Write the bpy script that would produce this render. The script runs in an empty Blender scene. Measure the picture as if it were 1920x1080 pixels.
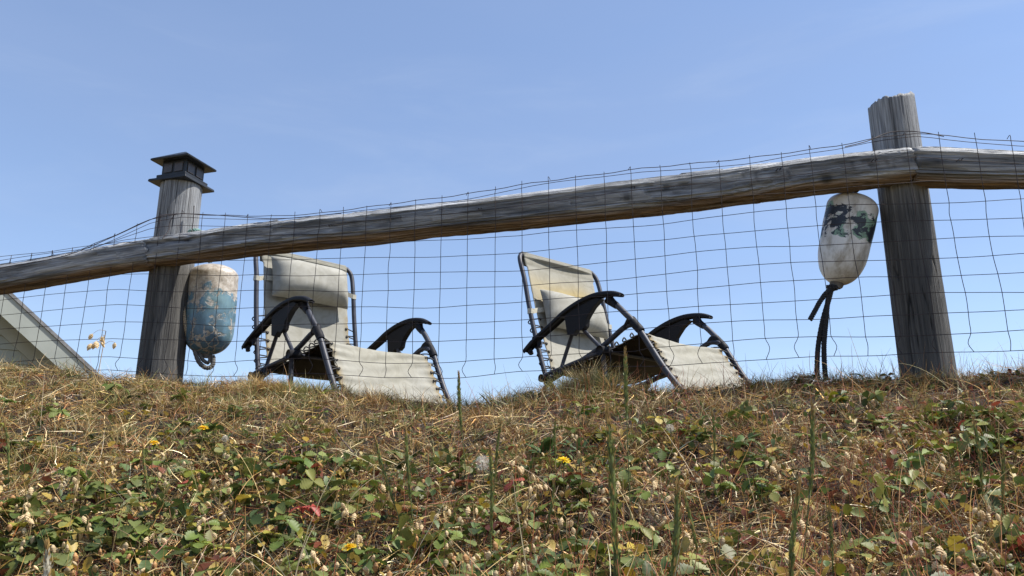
import bpy, math, random
import numpy as np
from mathutils import Vector, Matrix

# ------------------------------------------------------------------ camera, sky, sun, exposure
SC = bpy.context.scene
COL = SC.collection
random.seed(7); RG = np.random.default_rng(11)
F = 1490.0; PITCH = math.radians(15)          # focal length in pixels of a 1920 px frame, upward tilt
cam = bpy.data.cameras.new('camera'); camo = bpy.data.objects.new('camera', cam); COL.objects.link(camo)
camo.location = (0, 0, 0); camo.rotation_euler = (math.pi/2 + PITCH, 0, 0)
cam.sensor_width = 36; cam.lens = F*36/1920; cam.clip_start = .02; cam.clip_end = 3000
SC.camera = camo

SUN_EL = math.radians(57); SUN_AZ = math.radians(-3)     # azimuth from +X towards +Y
sun = bpy.data.lights.new('sun', 'SUN'); sun.energy = 5.0; sun.angle = math.radians(.53); sun.color = (1, .95, .87)
suno = bpy.data.objects.new('sun', sun); COL.objects.link(suno)
sd = Vector((math.cos(SUN_EL)*math.cos(SUN_AZ), math.cos(SUN_EL)*math.sin(SUN_AZ), math.sin(SUN_EL)))
suno.rotation_euler = sd.to_track_quat('Z', 'Y').to_euler(); suno.location = (8, 0, 12)

W = bpy.data.worlds.new('World'); SC.world = W; W.use_nodes = True
nt = W.node_tree; nt.nodes.clear()
def N(nt, t, **k):
    n = nt.nodes.new(t)
    for a, b in k.items(): setattr(n, a, b)
    return n
sky = N(nt, 'ShaderNodeTexSky', sky_type='NISHITA'); sky.sun_disc = False
sky.sun_elevation = SUN_EL; sky.sun_rotation = math.radians(90) - SUN_AZ
sky.air_density = 1.0; sky.dust_density = .15; sky.ozone_density = 2.0; sky.altitude = 0
tc = N(nt, 'ShaderNodeTexCoord')
mp = N(nt, 'ShaderNodeMapping'); mp.inputs['Scale'].default_value = (1.1, 2.2, 4.5); mp.inputs['Rotation'].default_value = (.3, .5, .2)
n1 = N(nt, 'ShaderNodeTexNoise'); n1.inputs['Scale'].default_value = 1.6; n1.inputs['Detail'].default_value = 7; n1.inputs['Roughness'].default_value = .55
cr = N(nt, 'ShaderNodeMapRange'); cr.inputs['From Min'].default_value = .45; cr.inputs['From Max'].default_value = .8
cr.inputs['To Min'].default_value = .30; cr.inputs['To Max'].default_value = .55
mx = N(nt, 'ShaderNodeMix', data_type='RGBA')
hz = N(nt, 'ShaderNodeMix', data_type='RGBA', blend_type='MULTIPLY'); hz.inputs['Factor'].default_value = 1
hz.inputs['B'].default_value = (1.03, 1.0, 1.02, 1)
bg = N(nt, 'ShaderNodeBackground'); bg.inputs['Strength'].default_value = .124
wo = N(nt, 'ShaderNodeOutputWorld')
L = nt.links.new
L(tc.outputs['Generated'], mp.inputs['Vector']); L(mp.outputs[0], n1.inputs['Vector']); L(n1.outputs['Fac'], cr.inputs['Value'])
L(sky.outputs[0], hz.inputs['A']); L(hz.outputs['Result'], mx.inputs['A']); L(cr.outputs[0], mx.inputs['Factor'])
mx.inputs['B'].default_value = (1.75, 2.35, 3.75, 1)
mp2 = N(nt, 'ShaderNodeMapping'); mp2.inputs['Scale'].default_value = (1.4, 2.6, 7.0); mp2.inputs['Rotation'].default_value = (.5, .9, .1)
n2w = N(nt, 'ShaderNodeTexNoise'); n2w.inputs['Scale'].default_value = 1.9; n2w.inputs['Detail'].default_value = 9; n2w.inputs['Roughness'].default_value = .6; n2w.inputs['Distortion'].default_value = .5
wr_ = N(nt, 'ShaderNodeMapRange', interpolation_type='SMOOTHSTEP'); wr_.inputs['From Min'].default_value = .46; wr_.inputs['From Max'].default_value = .78; wr_.inputs['To Max'].default_value = .14
mw_ = N(nt, 'ShaderNodeMix', data_type='RGBA'); mw_.inputs['B'].default_value = (3.3, 3.8, 4.7, 1)
L(tc.outputs['Generated'], mp2.inputs['Vector']); L(mp2.outputs[0], n2w.inputs['Vector']); L(n2w.outputs['Fac'], wr_.inputs['Value']); L(wr_.outputs[0], mw_.inputs['Factor']); L(mx.outputs['Result'], mw_.inputs['A'])
L(mw_.outputs['Result'], bg.inputs['Color']); L(bg.outputs[0], wo.inputs['Surface'])
SC.view_settings.view_transform = 'Standard'; SC.view_settings.look = 'None'; SC.view_settings.gamma = 1
SC.view_settings.exposure = 0.7; SC.view_settings.use_curve_mapping = False
SC.cycles.max_bounces = 8; SC.cycles.transparent_max_bounces = 8

# ------------------------------------------------------------------ helpers
def at(px, py, Y):
    """the point of the place that the photograph shows at pixel px, py, if it stands Y metres ahead"""
    v = 540-py
    d = np.array([px-960., F*math.cos(PITCH)-v*math.sin(PITCH), F*math.sin(PITCH)+v*math.cos(PITCH)])
    return d*Y/d[1]
def slope_of(py):
    v = 540-py
    return (F*math.sin(PITCH)+v*math.cos(PITCH))/(F*math.cos(PITCH)-v*math.sin(PITCH))

def _h(ix, iy, iz, seed):
    n = (ix*374761393 + iy*668265263 + iz*2147483647 + seed*1274126177) & 0xffffffff
    n = ((n ^ (n >> 13))*1274126177) & 0xffffffff
    n = ((n ^ (n >> 16))*2246822519) & 0xffffffff
    return (n ^ (n >> 15)) / 4294967295.0
def noise(x, y=0., z=0., seed=0):
    x, y, z = np.broadcast_arrays(np.asarray(x, float), np.asarray(y, float), np.asarray(z, float))
    fx, fy, fz = np.floor(x), np.floor(y), np.floor(z)
    ix, iy, iz = fx.astype(np.int64), fy.astype(np.int64), fz.astype(np.int64)
    u, v, w = x-fx, y-fy, z-fz
    u, v, w = u*u*(3-2*u), v*v*(3-2*v), w*w*(3-2*w)
    r = 0
    for a in (0, 1):
        for b in (0, 1):
            for c in (0, 1):
                r = r + _h(ix+a, iy+b, iz+c, seed)*(u if a else 1-u)*(v if b else 1-v)*(w if c else 1-w)
    return r*2-1
def fbm(x, y=0., z=0., o=4, seed=0):
    r = 0; a = 1; s = 0
    for i in range(o):
        r = r + a*noise(np.asarray(x)*2**i, np.asarray(y)*2**i, np.asarray(z)*2**i, seed+i); s += a; a *= .5
    return r/s

def link(name, me, m=None, parent=None, loc=None, mats=None):
    o = bpy.data.objects.new(name, me); COL.objects.link(o)
    if m is not None and not me.materials: me.materials.append(m)
    if mats and not me.materials:
        for q in mats: me.materials.append(q)
    if parent is not None: o.parent = parent
    if loc is not None: o.location = loc
    return o
def mesh(name, v, f, smooth=True, tint=None):
    me = bpy.data.meshes.new(name)
    v = np.asarray(v, np.float32)
    f4 = None
    if isinstance(f, np.ndarray):
        k = f.shape[1]
        me.vertices.add(len(v)); me.vertices.foreach_set('co', v.ravel())
        me.loops.add(f.size); me.loops.foreach_set('vertex_index', f.astype(np.int32).ravel())
        me.polygons.add(len(f)); me.polygons.foreach_set('loop_start', (np.arange(len(f))*k).astype(np.int32))
        me.update(calc_edges=True)
    else:
        me.from_pydata([tuple(map(float, q)) for q in v], [], f); me.update()
    me.polygons.foreach_set('use_smooth', np.full(len(me.polygons), smooth))
    if tint is not None:
        a = me.color_attributes.new('tint', 'FLOAT_COLOR', 'POINT')
        c = np.ones((len(v), 4), np.float32); c[:, :3] = tint
        a.data.foreach_set('color', c.ravel())
    return me
def empty(name, loc=(0, 0, 0), label=None, cat=None, group=None, rz=0):
    o = bpy.data.objects.new(name, None); COL.objects.link(o); o.location = loc; o.rotation_euler = (0, 0, rz)
    o.empty_display_size = .05
    tag(o, label, cat, group); return o
def tag(o, label=None, cat=None, group=None, kind=None):
    if label: o['label'] = label
    if cat: o['category'] = cat
    if group: o['group'] = group
    if kind: o['kind'] = kind
    elif cat: o['kind'] = 'thing'
    return o
class MB:
    def __init__(s): s.v = []; s.f = []; s.c = []
    def add(s, v, f, c=(1, 1, 1)):
        b = len(s.v); v = np.asarray(v, float)
        s.v += v.tolist(); s.f += [tuple(b+i for i in q) for q in f]
        c = np.asarray(c, float)
        s.c += (np.tile(c, (len(v), 1)) if c.ndim == 1 else c).tolist()
    def mesh(s, name, smooth=True): return mesh(name, s.v, s.f, smooth, np.array(s.c))
def grid_faces(nu, nv, wrap_u=False, wrap_v=False):
    f = []
    for i in range(nu if wrap_u else nu-1):
        for j in range(nv if wrap_v else nv-1):
            i2, j2 = (i+1) % nu, (j+1) % nv
            f.append((i*nv+j, i2*nv+j, i2*nv+j2, i*nv+j2))
    return f
def tube(pts, r, n=8, caps=True):
    pts = np.asarray(pts, float); m = len(pts)
    r = np.broadcast_to(np.asarray(r, float), (m,))
    t = np.gradient(pts, axis=0); t /= np.linalg.norm(t, axis=1)[:, None]+1e-12
    ref = np.array([0, 0, 1.]) if abs(t[0][2]) < .9 else np.array([1., 0, 0])
    a = np.cross(t[0], ref); a /= np.linalg.norm(a); V = []
    for i in range(m):
        a = a - t[i]*np.dot(a, t[i]); a /= np.linalg.norm(a)+1e-12
        b = np.cross(t[i], a)
        for k in range(n):
            q = 2*math.pi*k/n; V.append(pts[i]+r[i]*(a*math.cos(q)+b*math.sin(q)))
    f = grid_faces(m, n, False, True)
    if caps: f += [tuple(range(n-1, -1, -1)), tuple((m-1)*n+k for k in range(n))]
    return np.array(V), f
def spline(P, n=10):
    P = np.asarray(P, float); out = []
    Q = np.vstack([2*P[0]-P[1], P, 2*P[-1]-P[-2]])
    for i in range(1, len(Q)-2):
        for t in np.linspace(0, 1, n, endpoint=False):
            a, b, c, d = Q[i-1], Q[i], Q[i+1], Q[i+2]
            out.append(.5*((2*b)+(-a+c)*t+(2*a-5*b+4*c-d)*t*t+(-a+3*b-3*c+d)*t**3))
    out.append(P[-1]); return np.array(out)
def boxv(x0, x1, y0, y1, z0, z1):
    v = [(x, y, z) for x in (x0, x1) for y in (y0, y1) for z in (z0, z1)]
    return np.array(v), [(0, 1, 3, 2), (4, 6, 7, 5), (0, 4, 5, 1), (2, 3, 7, 6), (0, 2, 6, 4), (1, 5, 7, 3)]
def bevel(o, w=.003, seg=2):
    m = o.modifiers.new('bevel', 'BEVEL'); m.width = w; m.segments = seg; m.limit_method = 'ANGLE'

# ------------------------------------------------------------------ materials
def base_mat(name):
    m = bpy.data.materials.new(name); m.use_nodes = True
    t = m.node_tree; b = t.nodes['Principled BSDF']; return m, t, b
def ramp(t, stops):
    r = N(t, 'ShaderNodeValToRGB'); e = r.color_ramp.elements
    while len(e) < len(stops): e.new(.5)
    for i, (p, c) in enumerate(stops): e[i].position = p; e[i].color = (*c, 1) if len(c) == 3 else c
    return r
def tex(t, scale, detail=6, rough=.6, sc=(1, 1, 1), src='Object', dist=0):
    c = N(t, 'ShaderNodeTexCoord'); mp = N(t, 'ShaderNodeMapping'); mp.inputs['Scale'].default_value = sc
    n = N(t, 'ShaderNodeTexNoise'); n.inputs['Scale'].default_value = scale; n.inputs['Detail'].default_value = detail
    n.inputs['Roughness'].default_value = rough; n.inputs['Distortion'].default_value = dist
    t.links.new(c.outputs[src], mp.inputs['Vector']); t.links.new(mp.outputs[0], n.inputs['Vector']); return n
def mixc(t, a, b, fac, mode='MIX'):
    m = N(t, 'ShaderNodeMix', data_type='RGBA', blend_type=mode)
    for k, v in (('A', a), ('B', b), ('Factor', fac)):
        if hasattr(v, 'links'): t.links.new(v, m.inputs[k])
        elif k == 'Factor': m.inputs[k].default_value = v
        else: m.inputs[k].default_value = (*v, 1)
    return m.outputs['Result']
def bump(t, b, h, s=.4, d=.002):
    n = N(t, 'ShaderNodeBump'); n.inputs['Strength'].default_value = s; n.inputs['Distance'].default_value = d
    t.links.new(h, n.inputs['Height']); t.links.new(n.outputs[0], b.inputs['Normal'])
def simple(name, col, rough=.5, metal=0, nscale=30, var=.25, bumps=.15, spec=.5):
    m, t, b = base_mat(name)
    n = tex(t, nscale)
    r = ramp(t, [(.3, tuple(c*(1-var) for c in col)), (.7, tuple(min(1, c*(1+var)) for c in col))])
    t.links.new(n.outputs['Fac'], r.inputs['Fac']); t.links.new(r.outputs[0], b.inputs['Base Color'])
    b.inputs['Roughness'].default_value = rough; b.inputs['Metallic'].default_value = metal
    b.inputs['Specular IOR Level'].default_value = spec
    bump(t, b, n.outputs['Fac'], bumps, .002); return m
def wood(name, axis):
    """weathered timber; grain runs along the local axis; the tint attribute carries cracks and the unbleached underside"""
    m, t, b = base_mat(name)
    st = [22, 22, 22]; st[axis] = .9
    fine = tex(t, 6, 8, .65, st, dist=.2)
    st2 = [5, 5, 5]; st2[axis] = .8
    big = tex(t, 1.6, 4, .6, st2)
    r = ramp(t, [(.28, (.075, .078, .083)), (.45, (.195, .202, .212)), (.6, (.315, .325, .335)), (.78, (.50, .51, .525))])
    t.links.new(fine.outputs['Fac'], r.inputs['Fac'])
    r2 = ramp(t, [(.3, (.70, .69, .68)), (.65, (1.12, 1.13, 1.15))])
    t.links.new(big.outputs['Fac'], r2.inputs['Fac'])
    c = mixc(t, r.outputs[0], r2.outputs[0], 1., 'MULTIPLY')
    st3 = [60, 60, 60]; st3[axis] = 1.1
    line = tex(t, 3, 5, .7, st3, dist=.35)
    r3 = ramp(t, [(.36, (.42, .41, .40)), (.46, (.95, .95, .95)), (.62, (1.0, 1.0, 1.0)), (.74, (1.45, 1.45, 1.47))]); t.links.new(line.outputs['Fac'], r3.inputs['Fac'])
    c = mixc(t, c, r3.outputs[0], 1., 'MULTIPLY')
    a = N(t, 'ShaderNodeVertexColor'); a.layer_name = 'tint'
    c = mixc(t, c, a.outputs['Color'], 1., 'MULTIPLY')
    t.links.new(c, b.inputs['Base Color']); b.inputs['Roughness'].default_value = .66; b.inputs['Specular IOR Level'].default_value = .4
    ad = N(t, 'ShaderNodeMath', operation='ADD'); t.links.new(fine.outputs['Fac'], ad.inputs[0]); t.links.new(line.outputs['Fac'], ad.inputs[1])
    bump(t, b, ad.outputs[0], .8, .005); return m
M_RAIL = wood('weathered_rail_wood', 0); M_POST = wood('weathered_post_wood', 2)
def plantmat(name, trans=.25, rough=.5, spec=.4, nscale=60):
    m, t, b = base_mat(name)
    a = N(t, 'ShaderNodeVertexColor'); a.layer_name = 'tint'
    n = tex(t, nscale, 3)
    r = ramp(t, [(.3, (.7, .7, .7)), (.7, (1.2, 1.2, 1.2))]); t.links.new(n.outputs['Fac'], r.inputs['Fac'])
    c = mixc(t, a.outputs['Color'], r.outputs[0], 1., 'MULTIPLY')
    t.links.new(c, b.inputs['Base Color']); b.inputs['Roughness'].default_value = rough; b.inputs['Specular IOR Level'].default_value = spec
    tr = N(t, 'ShaderNodeBsdfTranslucent'); t.links.new(c, tr.inputs['Color'])
    ms = N(t, 'ShaderNodeMixShader'); ms.inputs[0].default_value = trans
    t.links.new(b.outputs[0], ms.inputs[1]); t.links.new(tr.outputs[0], ms.inputs[2])
    t.links.new(ms.outputs[0], t.nodes['Material Output'].inputs['Surface']); return m
M_STRAW = plantmat('dry_straw', .20, .55, .35); M_LEAF = plantmat('green_leaf', .22, .5, .3); M_SEED = plantmat('papery_seed', .3, .6, .3)
M_PETAL = plantmat('petal', .3, .6, .2)
M_WIRE = simple('rusty_galvanised_wire', (.040, .030, .030), .7, .1, 40, .5, .15, .3)
M_TUBE = simple('charcoal_painted_steel', (.035, .038, .052), .5, 0, 25, .35, .05, .35)
M_PLASTIC = simple('black_grained_plastic', (.010, .010, .013), .62, 0, 300, .2, .3, .2)
M_CORD = simple('black_elastic_cord', (.015, .014, .014), .7, 0, 200)
M_CAP = simple('dark_painted_metal_cap', (.014, .017, .022), .5, 0, 12, .4, .1, .35)
M_STRAP = simple('beige_webbing', (.42, .40, .33), .8, 0, 150)
def fabric(name, col, stain, under=False):
    m, t, b = base_mat(name)
    n = tex(t, 2.6, 5, .6); w = tex(t, 260, 2, .5)
    a = N(t, 'ShaderNodeVertexColor'); a.layer_name = 'tint'
    r = ramp(t, [(.45, col), (.75, stain)]); t.links.new(n.outputs['Fac'], r.inputs['Fac'])
    c = mixc(t, r.outputs[0], a.outputs['Color'], 1., 'MULTIPLY')
    t.links.new(c, b.inputs['Base Color']); b.inputs['Roughness'].default_value = .75; b.inputs['Specular IOR Level'].default_value = .25
    crs = tex(t, 14, 6, .6, (1, 1, 1), dist=1.2); rc = ramp(t, [(.35, (.86, .85, .82)), (.6, (1.04, 1.04, 1.04))]); t.links.new(crs.outputs['Fac'], rc.inputs['Fac'])
    c = mixc(t, c, rc.outputs[0], 1., 'MULTIPLY'); t.links.new(c, b.inputs['Base Color'])
    ad = N(t, 'ShaderNodeMath', operation='MULTIPLY_ADD'); t.links.new(crs.outputs['Fac'], ad.inputs[0]); ad.inputs[1].default_value = 3.; t.links.new(w.outputs['Fac'], ad.inputs[2])
    bump(t, b, ad.outputs[0], .25, .002)
    return m
M_FAB = fabric('beige_sling_fabric', (.285, .278, .243), (.255, .245, .20))
M_UNDER = fabric('brown_shaded_underside', (.030, .021, .013), (.022, .016, .010))  # dark brown colour painted in for the shade below the sling
M_PIL = fabric('beige_pillow_vinyl', (.295, .287, .253), (.265, .255, .22))

# ------------------------------------------------------------------ ground
_cx = np.array([-700, 0, 160, 300, 450, 620, 760, 830, 900, 1000, 1150, 1260, 1400, 1500, 1620, 1740, 1850, 1920, 2700], float)
_cy = np.array([655, 676, 692, 704, 704, 719, 734, 741, 738, 720, 711, 714, 707, 694, 695, 697, 690, 684, 665], float)
_cs = np.array([slope_of(y) for y in _cy])
GH = .045
def ground(X, Y, detail=True):
    X = np.asarray(X, float); Y = np.asarray(Y, float)
    Ys = np.maximum(Y, .25)
    a = np.clip(X/Ys, -1.2, 1.2); px = 960+F*a
    s = np.interp(px, _cx, _cs)
    yc = 2.85-.45*np.clip(a, -.8, .8)
    zc = s*yc-GH
    q = np.clip((Y-.8)/(yc-.8), 0, 1); w = 1-(1-q)**1.45
    s0 = -.235
    z = Y*(s0+(zc/yc-s0)*w)
    near = .8*s0 + (Y-.8)*.42
    near = np.where(Y < -2, .8*s0-2.8*.42+(Y+2)*.12, near); near = np.maximum(near, -6)
    z = np.where(Y < .8, near, z)
    u = np.clip((Y-yc-.25)/.9, 0, 1); u = u*u*(3-2*u)
    z = np.where(Y > yc, zc+(.35-zc)*u, z)
    if detail:
        k = np.clip(1.5-np.abs(Y-2.5)/6, 0, 1)
        z = z+k*(.020*noise(X*4, Y*4, 0, 3)*np.clip(3.2-Y, .3, 1)+.012*noise(X*11, Y*11, 0, 4))
    return z
def hit(px, py):
    d = at(px, py, 1.); Y = np.linspace(.55, 3.4, 600)
    below = d[2]*Y < ground(d[0]*Y, Y)
    i = np.argmax(below) if below.any() else len(Y)-1
    return np.array([d[0]*Y[i], Y[i], float(ground(d[0]*Y[i], Y[i]))])
def axis(lo, hi, step, far, n):
    g = np.geomspace(step, far, n)
    return np.concatenate([(lo-g)[::-1], np.arange(lo, hi, step), hi+g])
gx, gy = axis(-3, 3, .04, 900, 34), axis(.2, 5, .04, 900, 34)
GX, GY = np.meshgrid(gx, gy, indexing='ij'); GZ = ground(GX, GY)
V = np.stack([GX, GY, GZ], -1).reshape(-1, 3); i = np.arange(len(gx)-1)[:, None]*len(gy)+np.arange(len(gy)-1)[None]
Fq = np.stack([i, i+len(gy), i+len(gy)+1, i+1], -1).reshape(-1, 4)
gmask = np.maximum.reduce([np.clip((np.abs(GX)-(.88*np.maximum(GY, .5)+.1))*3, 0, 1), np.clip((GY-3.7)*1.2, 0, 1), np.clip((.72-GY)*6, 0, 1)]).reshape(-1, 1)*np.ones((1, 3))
m, t, b = base_mat('dark_soil_and_thatch')
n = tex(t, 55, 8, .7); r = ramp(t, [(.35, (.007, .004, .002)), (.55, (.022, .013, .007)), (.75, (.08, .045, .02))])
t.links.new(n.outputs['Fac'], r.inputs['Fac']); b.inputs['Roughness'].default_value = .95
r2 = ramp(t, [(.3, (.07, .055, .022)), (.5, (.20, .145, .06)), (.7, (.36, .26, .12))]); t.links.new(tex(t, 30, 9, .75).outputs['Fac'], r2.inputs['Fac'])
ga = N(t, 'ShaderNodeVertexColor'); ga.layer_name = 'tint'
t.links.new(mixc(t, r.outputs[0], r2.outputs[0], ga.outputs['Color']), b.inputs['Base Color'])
bump(t, b, n.outputs['Fac'], .9, .01)
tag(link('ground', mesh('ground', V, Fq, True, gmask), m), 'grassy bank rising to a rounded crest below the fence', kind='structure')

# ------------------------------------------------------------------ house beyond the crest
def house():
    """gable end turned towards the camera's right, so that only its face and rake show"""
    B = at(165, 690, 10.); e = np.array([-.80, -.60]); dpt = np.array([-.60, .80]); gz = .3      # along the gable, into the depth
    dA = at(30, 565, 1.); M2 = np.array([[dA[0], -e[0]], [dA[1], -e[1]]]); tA, k = np.linalg.solve(M2, B[:2]); zA = dA[2]*tA
    sl = (zA-B[2])/k
    half = 3.0; ov = .55; org = B[:2]+e*(half-.6); apz = B[2]+sl*(half-.6)
    H = empty('house', (org[0], org[1], gz), 'grey house gable with pale sloping roof edge behind left fence bay', 'house')
    H.rotation_euler = (0, 0, math.atan2(-e[1], -e[0]))        # local x runs down the right-hand slope, local y into the depth
    apz -= gz
    def part(name, v, f, m, par=H): return link(name, mesh(name, v, f, False, np.ones((len(v), 3))), m, par)
    Mw = simple('grey_green_painted_siding', (.24, .27, .25), .6, 0, 3, .12); Mt = simple('pale_painted_trim', (.27, .29, .265), .5, 0, 3, .10)
    Ms = simple('grey_asphalt_shingle', (.16, .16, .165), .9, 0, 20, .4); SF = [(0, 1, 2, 3), (7, 6, 5, 4), (0, 4, 5, 1), (1, 5, 6, 2), (2, 6, 7, 3), (3, 7, 4, 0)]
    hw = half-.30; yw = .42; ze = lambda x: apz-sl*x
    gab = [(-hw, -.3), (hw, -.3), (hw, ze(hw)-.12), (0, apz-.12), (-hw, ze(hw)-.12)]
    v = [(x, yw, z) for x, z in gab]+[(x, yw+7, z) for x, z in gab]
    wall = part('wall', v, [tuple(range(5)), tuple(range(9, 4, -1))]+[(i, i+5, (i+1) % 5+5, (i+1) % 5) for i in range(5)], Mw)
    for k_ in range(40):                                    # lap siding boards on the gable
        z0 = k_*.17; z1 = z0+.165; f_ = lambda z: min(hw, max(0, (apz-.14-z)/sl)); a, c = f_(z0), f_(z1)
        if c < .05: break
        v = [(-a, yw-.03, z0), (a, yw-.03, z0), (c, yw-.012, z1), (-c, yw-.012, z1), (-a, yw-.002, z0), (a, yw-.002, z0), (c, yw-.002, z1), (-c, yw-.002, z1)]
        part('siding_board', v, SF, Mw, wall)
    for s_ in (1, -1):
        def band(name, x1, lo, hi, y0, y1, m, par):
            pr = [(0, apz+lo), (x1, ze(x1)+lo), (x1, ze(x1)+hi), (0, apz+hi)]
            return part(name, [(s_*x, y, z) for y in (y0, y1) for x, z in pr], SF, m, par)
        rf = band('roof', half, 0, .05, -.02, 7.8, Ms, H)
        band('rake_board', half, -.30, -.004, 0, .035, Mt, rf)
        band('soffit', half-.01, -.09, -.065, .04, .41, Mt, rf)
        band('frieze_board', hw, -.42, -.13, yw-.05, yw-.031, Mt, rf)
house()

# ------------------------------------------------------------------ fence: posts, rails, wire mesh
PR = np.array([1.396, 2.65]); PL = np.array([-1.475, 3.31])
fence = empty('fence', (PR[0], PR[1], .38), 'weathered post and rail fence with rusty wire mesh along the bank crest', 'fence')
FO = np.array([PR[0], PR[1], .38])
def post(cx, cy, z0, z1, r0, r1, seed, jag):
    nu, nv = 200, 110
    th = np.linspace(0, 2*math.pi, nu, endpoint=False); h = np.linspace(0, 1, nv)
    T, Hh = np.meshgrid(th, h, indexing='ij')
    C, S = np.cos(T), np.sin(T)
    z = z0+(z1-z0)*Hh
    g = noise(C*9, S*9, Hh*2.2, seed)*.5+noise(C*22, S*22, Hh*3, seed+1)*.5
    crack = np.clip(1-np.abs(noise(C*3.2+.4*noise(Hh*3, 0, 0, seed+5), S*3.2, Hh*1.1, seed+2))*30, 0, 1)*np.clip(noise(C*1.5, S*1.5, Hh*3, seed+8)*2+.5, 0, 1)
    R = (r0+(r1-r0)*Hh)*(1+.03*noise(C*1.2, S*1.2, Hh*2, seed+3))+.0014*g-.006*crack
    topj = jag*(.6*np.clip(noise(C*13, S*13, 0, seed+4), 0, 1)+.8*np.clip(noise(C*3, S*3, 0, seed+6), 0, 1)+.12*noise(C*30, S*30, 0, seed+14))*np.clip((Hh-.9)*10, 0, 1)**.7
    tilt = (.012*C*(jag > 0)*Hh)
    Z = z-topj+tilt*np.clip((Hh-.8)*5, 0, 1)
    X = R*C; Y = R*S
    P = np.stack([X, Y, Z-z0], -1).reshape(-1, 3)
    f = grid_faces(nu, nv, True, False)
    # end grain cap
    base = len(P); rings = []
    for k, s in enumerate((.8, .5, .2)):
        ring = np.stack([X[:, -1]*s, Y[:, -1]*s, (Z[:, -1]-z0)*(1 if k == 0 else .25)+(0 if k == 0 else .75)*np.mean(Z[:, -1]-z0)-.004+.004*noise(C[:, 0]*4, S[:, 0]*4, k, seed)], -1); rings.append(ring)
    P = np.vstack([P]+rings)
    for i in range(nu):
        j = (i+1) % nu; f.append((i*nv+nv-1, j*nv+nv-1, base+j, base+i))
        for k in (0, 1): f.append((base+k*nu+i, base+k*nu+j, base+(k+1)*nu+j, base+(k+1)*nu+i))
    f.append(tuple(base+2*nu+i for i in range(nu)))
    cc = np.ones((len(P), 3))
    dk = np.clip(1-1.1*crack.reshape(-1)-.25*(g.reshape(-1) < -.25), .12, 1)
    cc[:nu*nv] *= dk[:, None]
    st = np.clip(fbm(T.reshape(-1)*3, Hh.reshape(-1)*2.5, 0, 3, seed+9)*1.4+.35, 0, 1)      # stain streaks and painted-in shade darken the lower post
    low = np.clip((.75-Hh.reshape(-1))*9, 0, 1)
    cc[:nu*nv] *= (1-.74*low*(.85+.15*st))[:, None]*np.array([1.0, .92, .82])**(low[:, None])
    o = link('post', mesh('post', P, f, True, cc), M_POST, fence); o.location = Vector((cx, cy, z0))-Vector(FO)
    return o
post(PR[0], PR[1], .15, 1.420, .087, .080, 3, .017)
post(PL[0], PL[1], .15, 1.360, .093, .087, 21, 0)

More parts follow.
